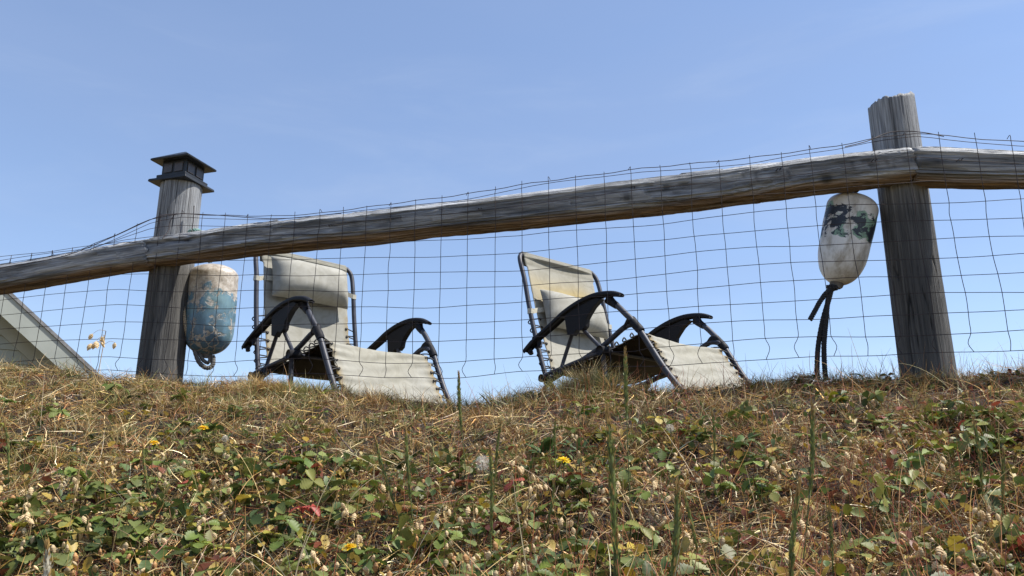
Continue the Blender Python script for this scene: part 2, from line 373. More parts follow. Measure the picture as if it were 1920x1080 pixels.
def rail(p0, p1, h0, h1, d0, d1, seed, sag=0., strong=1.):
    p0, p1 = np.array(p0), np.array(p1); Lr = np.linalg.norm(p1-p0)
    nu, nv = 190, max(60, int(Lr/.011))
    th = np.linspace(0, 2*math.pi, nu, endpoint=False); u = np.linspace(0, 1, nv)
    T, U = np.meshgrid(th, u, indexing='ij'); C, S = np.cos(T), np.sin(T)
    pw = 2/5.5
    hh = (h0+(h1-h0)*U)/2; dd = (d0+(d1-d0)*U)/2
    x = U*Lr
    hh = hh*(1+.07*noise(x*2.2, 0, 0, seed)); dd = dd*(1+.07*noise(x*2.2, 7, 0, seed))
    A = np.sign(C)*np.abs(C)**pw; B = np.sign(S)*np.abs(S)**pw
    wav = .035*noise(x*2.6, 3, 0, seed+1)
    q = B*9+wav*60; a9 = A*5
    g1 = noise(x*1.6, q*1.9, a9*2, seed+2); g2 = noise(x*2.8, q*5, a9*4, seed+3)
    ridge = 1-np.abs(g1)*2
    chop = np.clip(noise(x*5.5, B*3, A*3, seed+4), 0, 1)
    crack = np.clip(1-np.abs(B-.30-.20*noise(x*.9, 5, 0, seed+6)-.05*noise(x*8, 1, 0, seed))*8, 0, 1)*(C > 0)*np.clip(noise(x*.9, 9, 0, seed+7)*3+2.0, 0, 1)
    crack = np.maximum(crack, .7*np.clip(1-np.abs(B+.15-.35*noise(x*1.3, 15, 0, seed+6)-.06*noise(x*9, 1, 0, seed))*18, 0, 1)*(C > 0)*np.clip(noise(x*1.6, 19, 0, seed+7)*3, 0, 1))
    ph_ = B*4.2+wav*26+.25*noise(x*7, B*2, 0, seed+21)+.5*noise(x*1.3, 4, 0, seed+22)
    saw = ph_-np.floor(ph_)
    terr = (.5-saw)*.0085*np.clip(.6+.9*noise(x*1.7, B*1.5, A, seed+23), 0, 1)*strong*(C > -.2)*(.55+.75*U)
    cham = np.clip((np.abs(B)*np.sign(B)-.55)/.45, 0, 1)*np.clip(A*2.2, 0, 1)+.55*np.clip((-B-.62)/.38, 0, 1)*np.clip(A*2.2, 0, 1)
    disp = terr+strong*(.0030*ridge+.0016*g2-.0035*chop)-.012*crack+.0015*noise(x*30, B*12, A*6, seed+8)
    zz = B*(hh+disp); yy = -A*(dd+disp)*(1-.74*cham)     # local -y faces the bank side (camera side)
    endf = np.clip(np.minimum(U, 1-U)*Lr/.012, 0, 1)**.5; zz = zz*(.94+.06*endf); yy = yy*(.94+.06*endf)
    ct_, st_ = math.cos(math.radians(4)), math.sin(math.radians(4)); yy, zz = yy*ct_-zz*st_, yy*st_+zz*ct_
    z0 = .005*noise(x*1.1, 2, 0, seed+9)*np.clip(np.minimum(U, 1-U)*8, 0, 1)-sag*4*U*(1-U)+ .003*noise(x*4, 2, 0, seed+10)
    xe = x + ((.014*noise(B*6, A*6, 0, seed+11))*(U > .995)-(.014*noise(B*6, A*6, 3, seed+11))*(U < .005))
    P = np.stack([xe, yy, zz+z0], -1).reshape(-1, 3)
    f = grid_faces(nu, nv, True, False)
    f += [tuple(i*nv for i in range(nu-1, -1, -1)), tuple(i*nv+nv-1 for i in range(nu))]
    f = [(q[::-1]) for q in f]
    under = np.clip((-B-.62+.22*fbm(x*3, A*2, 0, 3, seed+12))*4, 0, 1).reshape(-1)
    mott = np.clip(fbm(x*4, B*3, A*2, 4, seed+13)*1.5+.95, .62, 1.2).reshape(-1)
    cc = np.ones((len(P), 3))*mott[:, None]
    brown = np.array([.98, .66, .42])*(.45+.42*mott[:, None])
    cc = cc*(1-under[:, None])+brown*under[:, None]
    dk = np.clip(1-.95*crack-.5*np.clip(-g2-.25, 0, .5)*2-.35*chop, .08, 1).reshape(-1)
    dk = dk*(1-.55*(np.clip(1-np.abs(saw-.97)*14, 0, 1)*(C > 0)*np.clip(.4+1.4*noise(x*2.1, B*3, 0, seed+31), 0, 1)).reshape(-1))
    cc = cc*(1+.55*np.clip((B-.62)*5, 0, 1).reshape(-1))[:, None]        # upper side painted lighter for the sun falling on it
    knot = np.zeros_like(dk)
    rr = np.random.default_rng(seed)
    for _ in range(int(Lr*.9)):
        kx, kb = rr.uniform(0, Lr), rr.uniform(-.6, .3)
        knot = np.maximum(knot, np.clip(1-np.hypot((x-kx)/.028, (B-kb)/.28).reshape(-1), 0, 1)*(C.reshape(-1) > 0))
    cc *= (dk*(1-.8*np.clip(knot*1.8, 0, 1)))[:, None]
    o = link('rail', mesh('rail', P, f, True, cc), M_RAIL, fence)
    X = Vector(p1-p0).normalized(); Zv = Vector((0, 0, 1)); Yv = Zv.cross(X).normalized(); Zv = X.cross(Yv)
    M = Matrix(((X.x, Yv.x, Zv.x, p0[0]-FO[0]), (X.y, Yv.y, Zv.y, p0[1]-FO[1]), (X.z, Yv.z, Zv.z, p0[2]-FO[2]), (0, 0, 0, 1)))
    o.matrix_local = M; return o
post(3.72, 2.09, float(ground(3.72, 2.09))-.25, 1.40, .088, .08, 77, .02)
post(-4.17, 3.83, float(ground(-4.17, 3.83))-.25, 1.06, .09, .085, 91, .02)
rl0 = at(283, 473, 3.215); rl1 = at(1708, 309, 2.555)
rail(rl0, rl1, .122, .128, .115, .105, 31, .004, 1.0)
rr_a, rr_b = at(1712, 312, 2.552), at(1920, 316, 1.)
rr_b = rr_b*(2.552+.2345*rr_a[0])/(1+.2345*rr_b[0])
rr_c = rr_a+(rr_b-rr_a)*((3.7-rr_a[0])/(rr_b[0]-rr_a[0])); 
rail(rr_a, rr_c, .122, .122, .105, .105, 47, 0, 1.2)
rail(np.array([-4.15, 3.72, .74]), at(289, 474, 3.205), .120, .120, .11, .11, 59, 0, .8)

# wire mesh: a vertical sheet a hand's breadth in front of the posts, bent at neither post but sagging between them
def fy(x): return 2.49+(1.349-x)*.2345
def onf(px, py):
    d = at(px, py, 1.); # Y with fy(X)=Y
    Y = (2.49+1.349*.2345)/(1+.2345*d[0]); return d*Y
bx = [-300, 0, 200, 405, 570, 733, 828, 978, 1110, 1242, 1415, 1573, 1740, 1902, 2200]
by = [725, 706, 696, 707, 701, 708, 709, 698, 690, 684.7, 674.7, 671, 664, 657.6, 650]
ex_ = [-300, 0, 235, 440, 640, 828, 978, 1242, 1415, 1573, 1740, 1902, 2200]
ey_ = [520, 481, 455, 457, 456, 449, 443.5, 418, 397, 387, 381, 374, 368]
tx = [-300, 0, 150, 230, 290, 340, 400, 520, 600, 700, 860, 1000, 1200, 1400, 1560, 1640, 1720, 1800, 1920, 2200]
ty = [540, 499, 470, 437, 410, 402, 404, 405, 400, 388, 368, 343, 316, 299, 277, 260, 249, 257, 266, 270]
bot = np.array([onf(x, y)[[0, 2]] for x, y in zip(bx, by)]); mid = np.array([onf(x, y)[[0, 2]] for x, y in zip(ex_, ey_)]); top = np.array([onf(x, y)[[0, 2]] for x, y in zip(tx, ty)])
Zb = lambda x: np.interp(x, *bot.T); Zm = lambda x: np.interp(x, *mid.T); Zt = lambda x: np.interp(x, *top.T)
dxm = .1035/math.hypot(1, .2345)
xph = onf(1081, 400)[0]
cols = [xph+k*dxm for k in range(-43, 36)]
mb = MB()
wire_parent = None
def wpt(x, row, j=0.):
    if row <= 8: z = Zb(x)+(Zm(x)-Zb(x))*(row/8 if row > 1 else (row*.105 if x < .45 else row/8))
    else: z = Zm(x)+(Zt(x)-.016-Zm(x))*(row-8)/3.0
    z = z+.0035*math.sin(x*7+row*1.7)+.004*float(noise(x*6, row*3.1, 0, 77))
    y = fy(x)-.004+.014*float(noise(x*1.5, row*.35, 0, 78))*(1 if row < 8 else .1)
    return np.array([x, y+j, z])
def wire(name, pts, r, par):
    v, f = tube(pts, r, 5); o = link(name, mesh(name, v-FO, f, True, np.ones((len(v), 3))), M_WIRE, par); return o
xs = np.arange(cols[0]-.03, cols[-1]+.03, .05)
topw = [np.array([x, fy(x)-.004+.006*math.sin(x*5), Zt(x)+.002*math.sin(x*31)]) for x in xs]
wm = wire('wire_mesh', topw, .0014, fence)
for row in range(0, 12):
    wire('horizontal_wire', [wpt(x, row) for x in xs], .00115, wm)
for k, x in enumerate(cols):
    P = []
    j = random.uniform(-.006, .006)
    for row in np.arange(0, 11.01, .5):
        off = .0025*float(noise(row*.8, k*3.3, 0, 80))
        if .3 < row < 1: off += .018*random.choice((1, 1, -1))*math.sin((row-.3)/.7*math.pi) if k % 4 else .004
        p = wpt(x, float(row), -.0026); p[0] += off+j*(row/11); P.append(p)
    tp = np.array([x+j, fy(x)-.006, Zt(x)+random.uniform(.003, .018)])
    P.append(np.array([x+j, fy(x)-.006, Zt(x)-.004])); P.append(tp)
    if k % 3 == 0: P.append(tp+np.array([random.choice((-1, 1))*.008, .006, -.012]))
    wire('vertical_wire', spline(P, 3), .00112, wm)
# the loose tie wires round the posts
lw = [(-200, 540, 3.3), (0, 503, 3.25), (120, 480, 3.2), (205, 447, 3.16), (292, 408, 3.14), (335, 401, 3.17), (400, 403, 3.12), (520, 410, 3.08), (640, 400, 3.04)]
wire('tie_wire', spline([at(*q) for q in lw], 6), .0017, fence)
wire('tie_wire', spline([at(*q) for q in [(305, 447, 3.13), (316, 432, 3.19), (318, 418, 3.2), (326, 404, 3.20), (331, 400, 3.19)]], 6), .0018, fence)
wire('tie_wire', spline([at(*q) for q in [(364, 276+110, 3.235), (363, 410, 3.235), (361, 425, 3.235), (359, 440, 3.22)]], 6), .002, fence)
wire('tie_wire', spline([at(*q) for q in [(1585, 275, 2.47), (1625, 265, 2.5), (1665, 249, 2.53), (1700, 246, 2.52), (1735, 249, 2.47), (1770, 256, 2.44)]], 6), .0017, fence)
# short staples over the wires on the rail
for px, py in [(350, 452), (620, 424), (900, 392), (1187, 352), (1460, 318), (1640, 300), (1800, 300), (200, 470)]:
    c = onf(px, py)
    wire('staple', [c+np.array([-.006, .012, 0]), c+np.array([-.006, -.008, 0]), c+np.array([.006, -.008, .002]), c+np.array([.006, .012, .002])], .0016, fence)

# ------------------------------------------------------------------ cap on the left post
CAPS = 1.18
cap = empty('post_cap', (PL[0], PL[1], 1.366), 'dark louvred pyramid cap on the left fence post', 'post cap', rz=math.radians(-17))
def frust(z0, z1, a0, a1):
    v = [(sx*a, sy*a, z) for z, a in ((z0, a0), (z1, a1)) for sx, sy in ((-1, -1), (1, -1), (1, 1), (-1, 1))]
    return v, [(3, 2, 1, 0), (4, 5, 6, 7)]+[(i, (i+1) % 4, (i+1) % 4+4, i+4) for i in range(4)]
def capart(name, levels):
    m_ = MB()
    for l in levels: m_.add(*frust(*l))
    o = link(name, m_.mesh(name, False), M_CAP, cap); bevel(o, .002); return o
capart('base_plate', [(-.010, .0, .099, .097)])
capart('collar', [(.001, .020, .076, .076)])
capart('housing', [(.021, .076, .062, .062)])
for s, (ax, ay) in enumerate(((0, -1), (1, 0), (0, 1), (-1, 0))):
    for k in (-1, 1):
        v, f = boxv(k*.028-.021, k*.028+.021, -.0655, -.0625, .030, .066); R_ = Matrix.Rotation(s*math.pi/2, 3, 'Z')
        v = np.array([R_ @ Vector(q) for q in v]); link('window', mesh('window', v, f, False, np.ones((8, 3))), simple('smoked_pane', (.05, .04, .032), .3) if s == 0 and k == -1 else bpy.data.materials['smoked_pane'], cap)
cap.scale = (1, 1, CAPS)
m_ = MB(); m_.add(*frust(.074, .081, .098, .100)); m_.add(*frust(.0815, .128, .099, .014))
o = link('roof', m_.mesh('roof', False), M_CAP, cap); bevel(o, .0025)

# ------------------------------------------------------------------ buoys and ropes
def helix_rope(path, r, turns, strands=2, n=5, per=10):
    path = spline(path, 12); d = np.concatenate([[0], np.cumsum(np.linalg.norm(np.diff(path, axis=0), axis=1))]); tot = d[-1]
    m = max(12, int(turns*per)); s = np.linspace(0, tot, m); c = np.stack([np.interp(s, d, path[:, k]) for k in range(3)], -1)
    t = np.gradient(c, axis=0); t /= np.linalg.norm(t, axis=1)[:, None]
    a = np.cross(t, [0.31, .9, .2]); a /= np.linalg.norm(a, axis=1)[:, None]; bb = np.cross(t, a); out = MB()
    for k in range(strands):
        ph = 2*math.pi*(turns*s/tot+k/strands)
        q = c+r*.62*(np.cos(ph)[:, None]*a+np.sin(ph)[:, None]*bb)
        out.add(*tube(q, r*.62, n))
    return out
def buoy_mat(name, kind):
    m, t, b = base_mat(name)
    c = N(t, 'ShaderNodeTexCoord'); sp = N(t, 'ShaderNodeSeparateXYZ'); t.links.new(c.outputs['Object'], sp.inputs[0])
    n = tex(t, 17 if kind == 'blue' else 23, 11, .70, (1, 1, 1) if kind == 'blue' else (1, 1, 1.3), dist=.4); n2 = tex(t, 60, 6, .7); n3 = tex(t, 7, 5, .55)
    raw = ramp(t, [(.3, (.30, .25, .20)), (.5, (.48, .43, .37)), (.7, (.66, .64, .60))]); t.links.new(n2.outputs['Fac'], raw.inputs['Fac'])
    if kind == 'blue':
        paint = ramp(t, [(.35, (.085, .165, .25)), (.5, (.12, .225, .31)), (.66, (.17, .28, .31))]); t.links.new(n3.outputs['Fac'], paint.inputs['Fac'])
        mr = N(t, 'ShaderNodeMapRange'); mr.inputs['From Min'].default_value = .13; mr.inputs['From Max'].default_value = -.02
        mr.inputs['To Min'].default_value = -.16; mr.inputs['To Max'].default_value = .075
        t.links.new(sp.outputs['Z'], mr.inputs['Value'])
        ad = N(t, 'ShaderNodeMath', operation='ADD'); t.links.new(n.outputs['Fac'], ad.inputs[0]); t.links.new(mr.outputs[0], ad.inputs[1])
        th = N(t, 'ShaderNodeMapRange'); th.inputs['From Min'].default_value = .475; th.inputs['From Max'].default_value = .495
        t.links.new(ad.outputs[0], th.inputs['Value'])
        c0 = N(t, 'ShaderNodeTexCoord'); vo = N(t, 'ShaderNodeTexVoronoi', feature='DISTANCE_TO_EDGE'); vo.inputs['Scale'].default_value = 21
        wv = tex(t, 20, 4, .6); av = N(t, 'ShaderNodeVectorMath', operation='MULTIPLY_ADD'); t.links.new(wv.outputs['Color'], av.inputs[0]); av.inputs[1].default_value = (.05, .05, .05); t.links.new(c0.outputs['Object'], av.inputs[2]); t.links.new(av.outputs[0], vo.inputs['Vector'])
        ck = N(t, 'ShaderNodeMapRange'); ck.inputs['From Min'].default_value = .02; ck.inputs['From Max'].default_value = .07; t.links.new(vo.outputs['Distance'], ck.inputs['Value'])
        gate = tex(t, 6, 2, .5); gr_ = N(t, 'ShaderNodeMapRange'); gr_.inputs['From Min'].default_value = .44; gr_.inputs['From Max'].default_value = .52; t.links.new(gate.outputs['Fac'], gr_.inputs['Value'])
        mxx = N(t, 'ShaderNodeMath', operation='MAXIMUM'); t.links.new(ck.outputs[0], mxx.inputs[0]); t.links.new(gr_.outputs[0], mxx.inputs[1])
        mul = N(t, 'ShaderNodeMath', operation='MULTIPLY'); t.links.new(mxx.outputs[0], mul.inputs[0]); t.links.new(th.outputs[0], mul.inputs[1]); th = mul
        grime = ramp(t, [(.42, (.62, .60, .56)), (.6, (1., 1., 1.))]); t.links.new(tex(t, 9, 7, .7, (1, 1, .5)).outputs['Fac'], grime.inputs['Fac'])
        col = mixc(t, mixc(t, raw.outputs[0], paint.outputs[0], th.outputs[0]), grime.outputs[0], 1., 'MULTIPLY')
        # grey weathered scabs near the top
        bump(t, b, th.outputs[0], .6, .003)
    else:
        white = ramp(t, [(.3, (.46, .44, .41)), (.5, (.62, .61, .59)), (.75, (.76, .76, .75))]); t.links.new(n3.outputs['Fac'], white.inputs['Fac'])
        def band(z0, z1, lo, hi):
            up = N(t, 'ShaderNodeMapRange', interpolation_type='SMOOTHSTEP'); up.inputs['From Min'].default_value = z0-.03; up.inputs['From Max'].default_value = z0+.02
            dn = N(t, 'ShaderNodeMapRange', interpolation_type='SMOOTHSTEP'); dn.inputs['From Min'].default_value = z1+.03; dn.inputs['From Max'].default_value = z1-.02
            t.links.new(sp.outputs['Z'], up.inputs['Value']); t.links.new(sp.outputs['Z'], dn.inputs['Value'])
            mu = N(t, 'ShaderNodeMath', operation='MULTIPLY'); t.links.new(up.outputs[0], mu.inputs[0]); t.links.new(dn.outputs[0], mu.inputs[1])
            mm = N(t, 'ShaderNodeMath', operation='MULTIPLY'); mm.inputs[1].default_value = .19; t.links.new(mu.outputs[0], mm.inputs[0]); return mm
        bd = band(-.02, .10, 0, 0)
        ad = N(t, 'ShaderNodeMath', operation='ADD'); t.links.new(n.outputs['Fac'], ad.inputs[0]); t.links.new(bd.outputs[0], ad.inputs[1])
        th = N(t, 'ShaderNodeMapRange'); th.inputs['From Min'].default_value = .675; th.inputs['From Max'].default_value = .69; t.links.new(ad.outputs[0], th.inputs['Value'])
        g = tex(t, 11, 5, .5, (1, 1, 1)); ad2 = N(t, 'ShaderNodeMath', operation='ADD'); t.links.new(g.outputs['Fac'], ad2.inputs[0]); t.links.new(bd.outputs[0], ad2.inputs[1])
        th2 = N(t, 'ShaderNodeMapRange'); th2.inputs['From Min'].default_value = .66; th2.inputs['From Max'].default_value = .69; t.links.new(ad2.outputs[0], th2.inputs['Value'])
        c1 = mixc(t, white.outputs[0], (.20, .32, .24), th2.outputs[0])
        grime = ramp(t, [(.38, (.55, .51, .45)), (.52, (1., 1., 1.))]); t.links.new(tex(t, 12, 8, .72, (1, 1, .45)).outputs['Fac'], grime.inputs['Fac'])
        col = mixc(t, mixc(t, c1, (.022, .028, .042), th.outputs[0]), grime.outputs[0], 1., 'MULTIPLY')
        bump(t, b, n2.outputs['Fac'], .35, .002)
    t.links.new(col, b.inputs['Base Color']); b.inputs['Roughness'].default_value = .42 if kind == 'blue' else .5
    return m
def buoy(name_mat, kind, c, Lb, R, tilt, label, seed, flat=1.0):
    B = empty('buoy', tuple(c), label, 'buoy', 'old fishing buoys hung on the fence posts')
    ns, nt_ = 60, 72; P = []
    prof = []
    for s in np.linspace(0, 1, ns):            # 0 bottom, 1 top
        z = (s-.5)*Lb
        if kind == 'blue': r = R*min(1, (1-(max(0, .34-s)/.34)**2.8)**.5)*min(1, (1-(max(0, s-.86)/.14)**2.2)**.5 if s < 1 else 0)
        else: r = R*min(1, (1-(max(0, .44-s)/.44)**2.7)**.5)*min(1, (1-(max(0, s-.84)/.16)**2.2)**.5 if s < 1 else 0)*(.93+.07*min(1, s/.7))
        prof.append((z, max(r, .012)))
    for z, r in prof:
        for k in range(nt_):
            a = 2*math.pi*k/nt_
            rough_ = float(0)
            P.append((r*math.cos(a), r*math.sin(a)*flat, z))
    P = np.array(P); k = 1+.012*noise(P[:, 0]*40, P[:, 1]*40, P[:, 2]*40, seed)+.016*noise(P[:, 0]*14, P[:, 1]*14, P[:, 2]*9, seed+1)
    if kind == 'blue': k = k+.02*np.clip((P[:, 2])/Lb*2, 0, 1)*noise(P[:, 0]*75, P[:, 1]*75, P[:, 2]*60, seed+3)
    P[:, 0] *= k; P[:, 1] *= k
    f = grid_faces(ns, nt_, False, True)+[tuple(range(nt_-1, -1, -1)), tuple((ns-1)*nt_+q for q in range(nt_))]
    o = link('float', mesh('float', P, f, True, np.ones((len(P), 3))), buoy_mat(name_mat, kind), B); o.rotation_euler = tilt
    # the moulded hub at the lower end
    v, f = tube([(0, 0, -Lb/2-.012), (0, 0, -Lb/2-.006), (0, 0, -Lb/2+.012)], [.016, .022, .026], 16)
    h = link('hub', mesh('hub', v, f, True, np.ones((len(v), 3))), M_HUB, B); h.rotation_euler = tilt
    return B
M_HUB = simple('grey_rubber_hub', (.12, .11, .10), .7, 0, 60)
M_ROPE1 = simple('grey_braided_rope', (.11, .105, .095), .9, 0, 200, .5, .5)
M_ROPE2 = simple('black_braided_rope', (.014, .014, .016), .8, 0, 200, .5, .5)
M_ROPE3 = simple('faded_green_rope', (.16, .27, .24), .9, 0, 200, .5, .5)
M_ROPE4 = simple('tan_rope', (.34, .27, .18), .9, 0, 200, .5, .5)
bl = at(395, 580, 3.36); b1 = buoy('flaking_blue_paint', 'blue', bl, .40, .105, (math.radians(2), 0, 0), 'flaking blue and bare tan buoy hanging beside the capped left post', 5, .92)
br = at(1586, 449, 2.70); b2 = buoy('chipped_white_black_green_paint', 'white', br, .345, .089, (math.radians(3), math.radians(16), 0), 'white buoy with chipped black and green patches tilted against the right post', 15, .9)
def rope(path, r, turns, m, par, name='rope'):
    q = helix_rope(np.array(path), r, turns); q.v = (np.array(q.v)-np.array(par.location)).tolist(); return link(name, q.mesh(name), m, par)
rope([at(*q) for q in [(358, 628, 3.33), (366, 660, 3.33), (374, 680, 3.33), (388, 690, 3.33), (399, 684, 3.34), (400, 668, 3.35)]], .0085, 16, M_ROPE1, b1)
rope([at(*q) for q in [(372, 655, 3.34), (380, 674, 3.34), (391, 680, 3.34), (395, 668, 3.35)]], .007, 8, M_ROPE1, b1)
rope([at(*q) for q in [(352, 498, 3.30), (346, 520, 3.29), (344, 560, 3.29), (346, 600, 3.29), (352, 630, 3.31), (360, 640, 3.33)]], .0075, 20, M_ROPE4, b1)
rope([at(*q) for q in [(352, 498, 3.30), (356, 470, 3.29), (355, 440, 3.28), (358, 433, 3.25), (368, 432, 3.26), (377, 437, 3.3), (392, 470, 3.36), (394, 492, 3.36)]], .0075, 20, M_ROPE3, b1)
kn = at(1560, 541, 2.70)
for path, tn in (([(1562, 536, 2.70), (1553, 560, 2.69), (1549, 600, 2.69), (1545, 650, 2.70), (1547, 700, 2.71), (1550, 712, 2.71)], 26),
             ([(1560, 538, 2.71), (1554, 562, 2.70), (1543, 600, 2.70), (1534, 650, 2.71), (1532, 695, 2.71), (1533, 712, 2.71)], 26),
             ([(1566, 540, 2.70), (1551, 548, 2.69), (1538, 565, 2.69), (1527, 585, 2.69), (1519, 599, 2.69)], 10)):
    rope([at(*q) for q in path], .0078, tn, M_ROPE2, b2)
for dx in (0, 9): rope([at(*q) for q in [(1590+dx, 366, 2.69), (1600+dx, 356, 2.68), (1611+dx*.7, 348, 2.66), (1622+dx*.5, 336, 2.63)]], .005, 8, M_ROPE2, b2)
th_ = np.linspace(0, 4*math.pi, 26)
rope([kn+np.array([.014*math.cos(a), .012*math.sin(a), .010-.001*a]) for a in th_], .006, 10, M_ROPE2, b2, 'knot')

# ------------------------------------------------------------------ reclining chairs
def UW(P): return [np.array(p, float) for p in P]
def chair(pose, label, pil_w, pil_tilt, stain, dt=0.):
    X, Y, Z, yaw, pt = pose
    base = .355
    R_ = empty('recliner_chair', (X, Y, Z), label, 'lounge chair', 'zero gravity recliners beyond the fence')
    la = Vector((math.cos(yaw), math.sin(yaw), 0)); fw = Vector((math.sin(yaw), -math.cos(yaw), 0)); up = Vector((0, 0, 1))
    f2 = fw*math.cos(pt)+up*math.sin(pt); u2 = -fw*math.sin(pt)+up*math.cos(pt)
    R_.matrix_world = Matrix(((f2.x, -la.x, u2.x, X), (f2.y, -la.y, u2.y, Y), (f2.z, -la.z, u2.z, Z), (0, 0, 0, 1)))
    # local frame: x forward, y = minus lateral, z up
    def P3(u, l, w): return np.array([u, -l, w])
    gw = lambda u: (base-Z)/math.cos(pt)-u*math.tan(pt)        # ground height in the chair's frame
    def part(name, mbx, m, sm=True, par=R_, mats=None):
        return link(name, mbx.mesh(name, sm) if isinstance(mbx, MB) else mbx, m, par, mats=mats)
    def tb(name, pts, r=.0125, n=12, par=R_, m=M_TUBE):
        q = MB(); q.add(*tube(pts, r, n)); return part(name, q, m, True, par)
    back = UW([(.02, -.03), (-.024, .023), (-.085, .2), (-.137, .39), (-.172, .55), (-.205, .66), (-.222, .69)])
    bl_ = []
    pts = [P3(p[0], -.295, p[1]) for p in back[:-1]]; top = [P3(-.222, -.275, .70), P3(-.226, -.24, .708), P3(-.228, 0, .71), P3(-.226, .24, .708), P3(-.222, .275, .70)]
    pts = pts+top+[P3(p[0], .295, p[1]) for p in back[:-1][::-1]]
    tb('back_frame', spline(pts, 7), .0125, 12)
    for s in (-1, 1):
        tb('seat_rail', spline([P3(-.02, s*.305, -.012), P3(.18, s*.305, .052), P3(.369, s*.305, .117), P3(.50, s*.305, .180), P3(.56, s*.305, .178), P3(.575, s*.305, .165)], 6))
        tb('link_bar', [P3(.0, s*.325, .026), P3(.2, s*.325, .058), P3(.385, s*.325, .085)], .010)
        tb('front_leg', spline([P3(.445, s*.325, .30), P3(.48, s*.325, .275), P3(.52, s*.325, .235), P3(.58, s*.318, .165), P3(.70, s*.31, -.025), P3(.80, s*.31, -.15), P3(.835, s*.30, gw(.835)+.03)], 6), .0135)
        tb('arm_strut', [P3(.19, s*.325, .195), P3(.145, s*.325, .11), P3(.10, s*.325, .02)], .0095)
        tb('arm_strut', [P3(.268, s*.325, .20), P3(.33, s*.325, .14), P3(.392, s*.325, .078)], .0095)
        tb('rear_leg', [P3(.39, s*.34, .085), P3(.40, s*.34, 0), P3(.42, s*.34, gw(.42)+.012)], .011)
        tb('rear_leg', [P3(.10, s*.34, .03), P3(0, s*.34, -.05), P3(-.14, s*.34, gw(-.14)+.012)], .011)
        # clamps: knuckle on the front leg and pivot on the seat rail
        q = MB(); q.add(*tube([P3(.548, s*.318, .198), P3(.56, s*.318, .186), P3(.59, s*.316, .152), P3(.60, s*.316, .14)], [.017, .0195, .0195, .017], 12))
        q.add(*tube(spline([P3(.50, s*.306, .176), P3(.525, s*.308, .197), P3(.548, s*.312, .203), P3(.566, s*.318, .182)], 4), [.012, .0125, .013, .014, .016, .017, .017, .017, .017, .017, .017, .017, .016][:13], 10))
        part('knuckle', q, M_PLASTIC)
        q = MB(); q.add(*tube([P3(.39, s*.30, .085), P3(.39, s*.36, .085)], .022, 14)); part('pivot', q, M_PLASTIC)
        q = MB(); q.add(*tube([P3(-.005, s*.28, .01), P3(-.005, s*.35, .01)], .019, 14)); part('pivot', q, M_PLASTIC)
        # armrest: an arched plastic arm with rolled lip and a bracket below
        ct = spline([(-.129, .158), (-.03, .215), (.075, .262), (.16, .302), (.26, .333), (.36, .346), (.45, .338), (.515, .318)], 5)
        nA = len(ct); prof = [(-.5, -.2), (-.46, .25), (-.25, .42), (0, .5), (.25, .42), (.46, .25), (.5, -.2), (.40, -.42), (.34, -.1), (-.34, -.1), (-.40, -.42)]
        q = MB(); Vv = []
        for i, c in enumerate(ct):
            tn = ct[min(i+1, nA-1)]-ct[max(i-1, 0)]; tn /= np.linalg.norm(tn); nn = np.array([-tn[1], tn[0]])
            e = i/(nA-1); wd = .044*(.78+.3*math.sin(math.pi*min(1, e*1.05))**.6); th = .027*(.55+.55*math.sin(math.pi*e)**.5)+.012*(abs(e-.05) < .06)
            for a, b_ in prof:
                p = c+nn*b_*th*1.15; Vv.append(P3(p[0], s*.335+a*wd, p[1]))
        f = grid_faces(nA, len(prof), False, True)+[tuple(range(len(prof)))[::-1], tuple((nA-1)*len(prof)+k for k in range(len(prof)))]
        q.add(Vv, f)
        arm = part('armrest', q, M_PLASTIC); 
        q = MB(); oc = [(.165, .285), (.172, .235), (.180, .192), (.215, .182), (.24, .205), (.275, .196), (.298, .212), (.305, .245), (.32, .262), (.35, .292), (.40, .322), (.36, .335), (.22, .305), (.14, .28)]
        v = [P3(a, s*.335-.014, b_) for a, b_ in oc]+[P3(a, s*.335+.014, b_) for a, b_ in oc]; k = len(oc)
        q.add(v, [tuple(range(k)), tuple(range(2*k-1, k-1, -1))]+[(i, i+k, (i+1) % k+k, (i+1) % k) for i in range(k)])
        o = part('bracket', q, M_PLASTIC, False, arm); bevel(o, .004)
        q = MB(); q.add(*tube([P3(.43, s*.33, .318), P3(.452, s*.325, .296), P3(.475, s*.325, .278)], [.024, .0185, .016], 12)); part('socket', q, M_PLASTIC, True, arm)
        # back stops under the rear tip
        v, f = boxv(0, 0, 0, 0, 0, 0)
        q = MB(); q.add(*tube([P3(-.095, s*.335, .165), P3(-.085, s*.335, .14)], .012, 8)); q.add(*tube([P3(-.03, s*.335, .20), P3(-.022, s*.335, .165)], .012, 8)); part('stop_lug', q, M_PLASTIC, True, arm)
    for u_ in (-.14, .42, .835):
        tb('foot_bar', [P3(u_, -.34, gw(u_)+.016), P3(u_, 0, gw(u_)+.014), P3(u_, .34, gw(u_)+.016)], .0125)
    tb('cross_bar', [P3(.39, -.34, .085), P3(.39, .34, .085)], .009)
    # sling fabric
    prof = spline([(-.214, .706), (-.208, .68), (-.19, .60), (-.15, .44), (-.105, .28), (-.055, .14), (-.018, .055), (.05, .035), (.20, .062), (.36, .092), (.50, .128), (.555, .142), (.597, .128), (.645, .062), (.70, -.025), (.76, -.12), (.80, -.17)], 9)
    nS = len(prof); nl = 41; V3 = []; CC = []
    dist = np.concatenate([[0], np.cumsum(np.linalg.norm(np.diff(prof, axis=0), axis=1))])
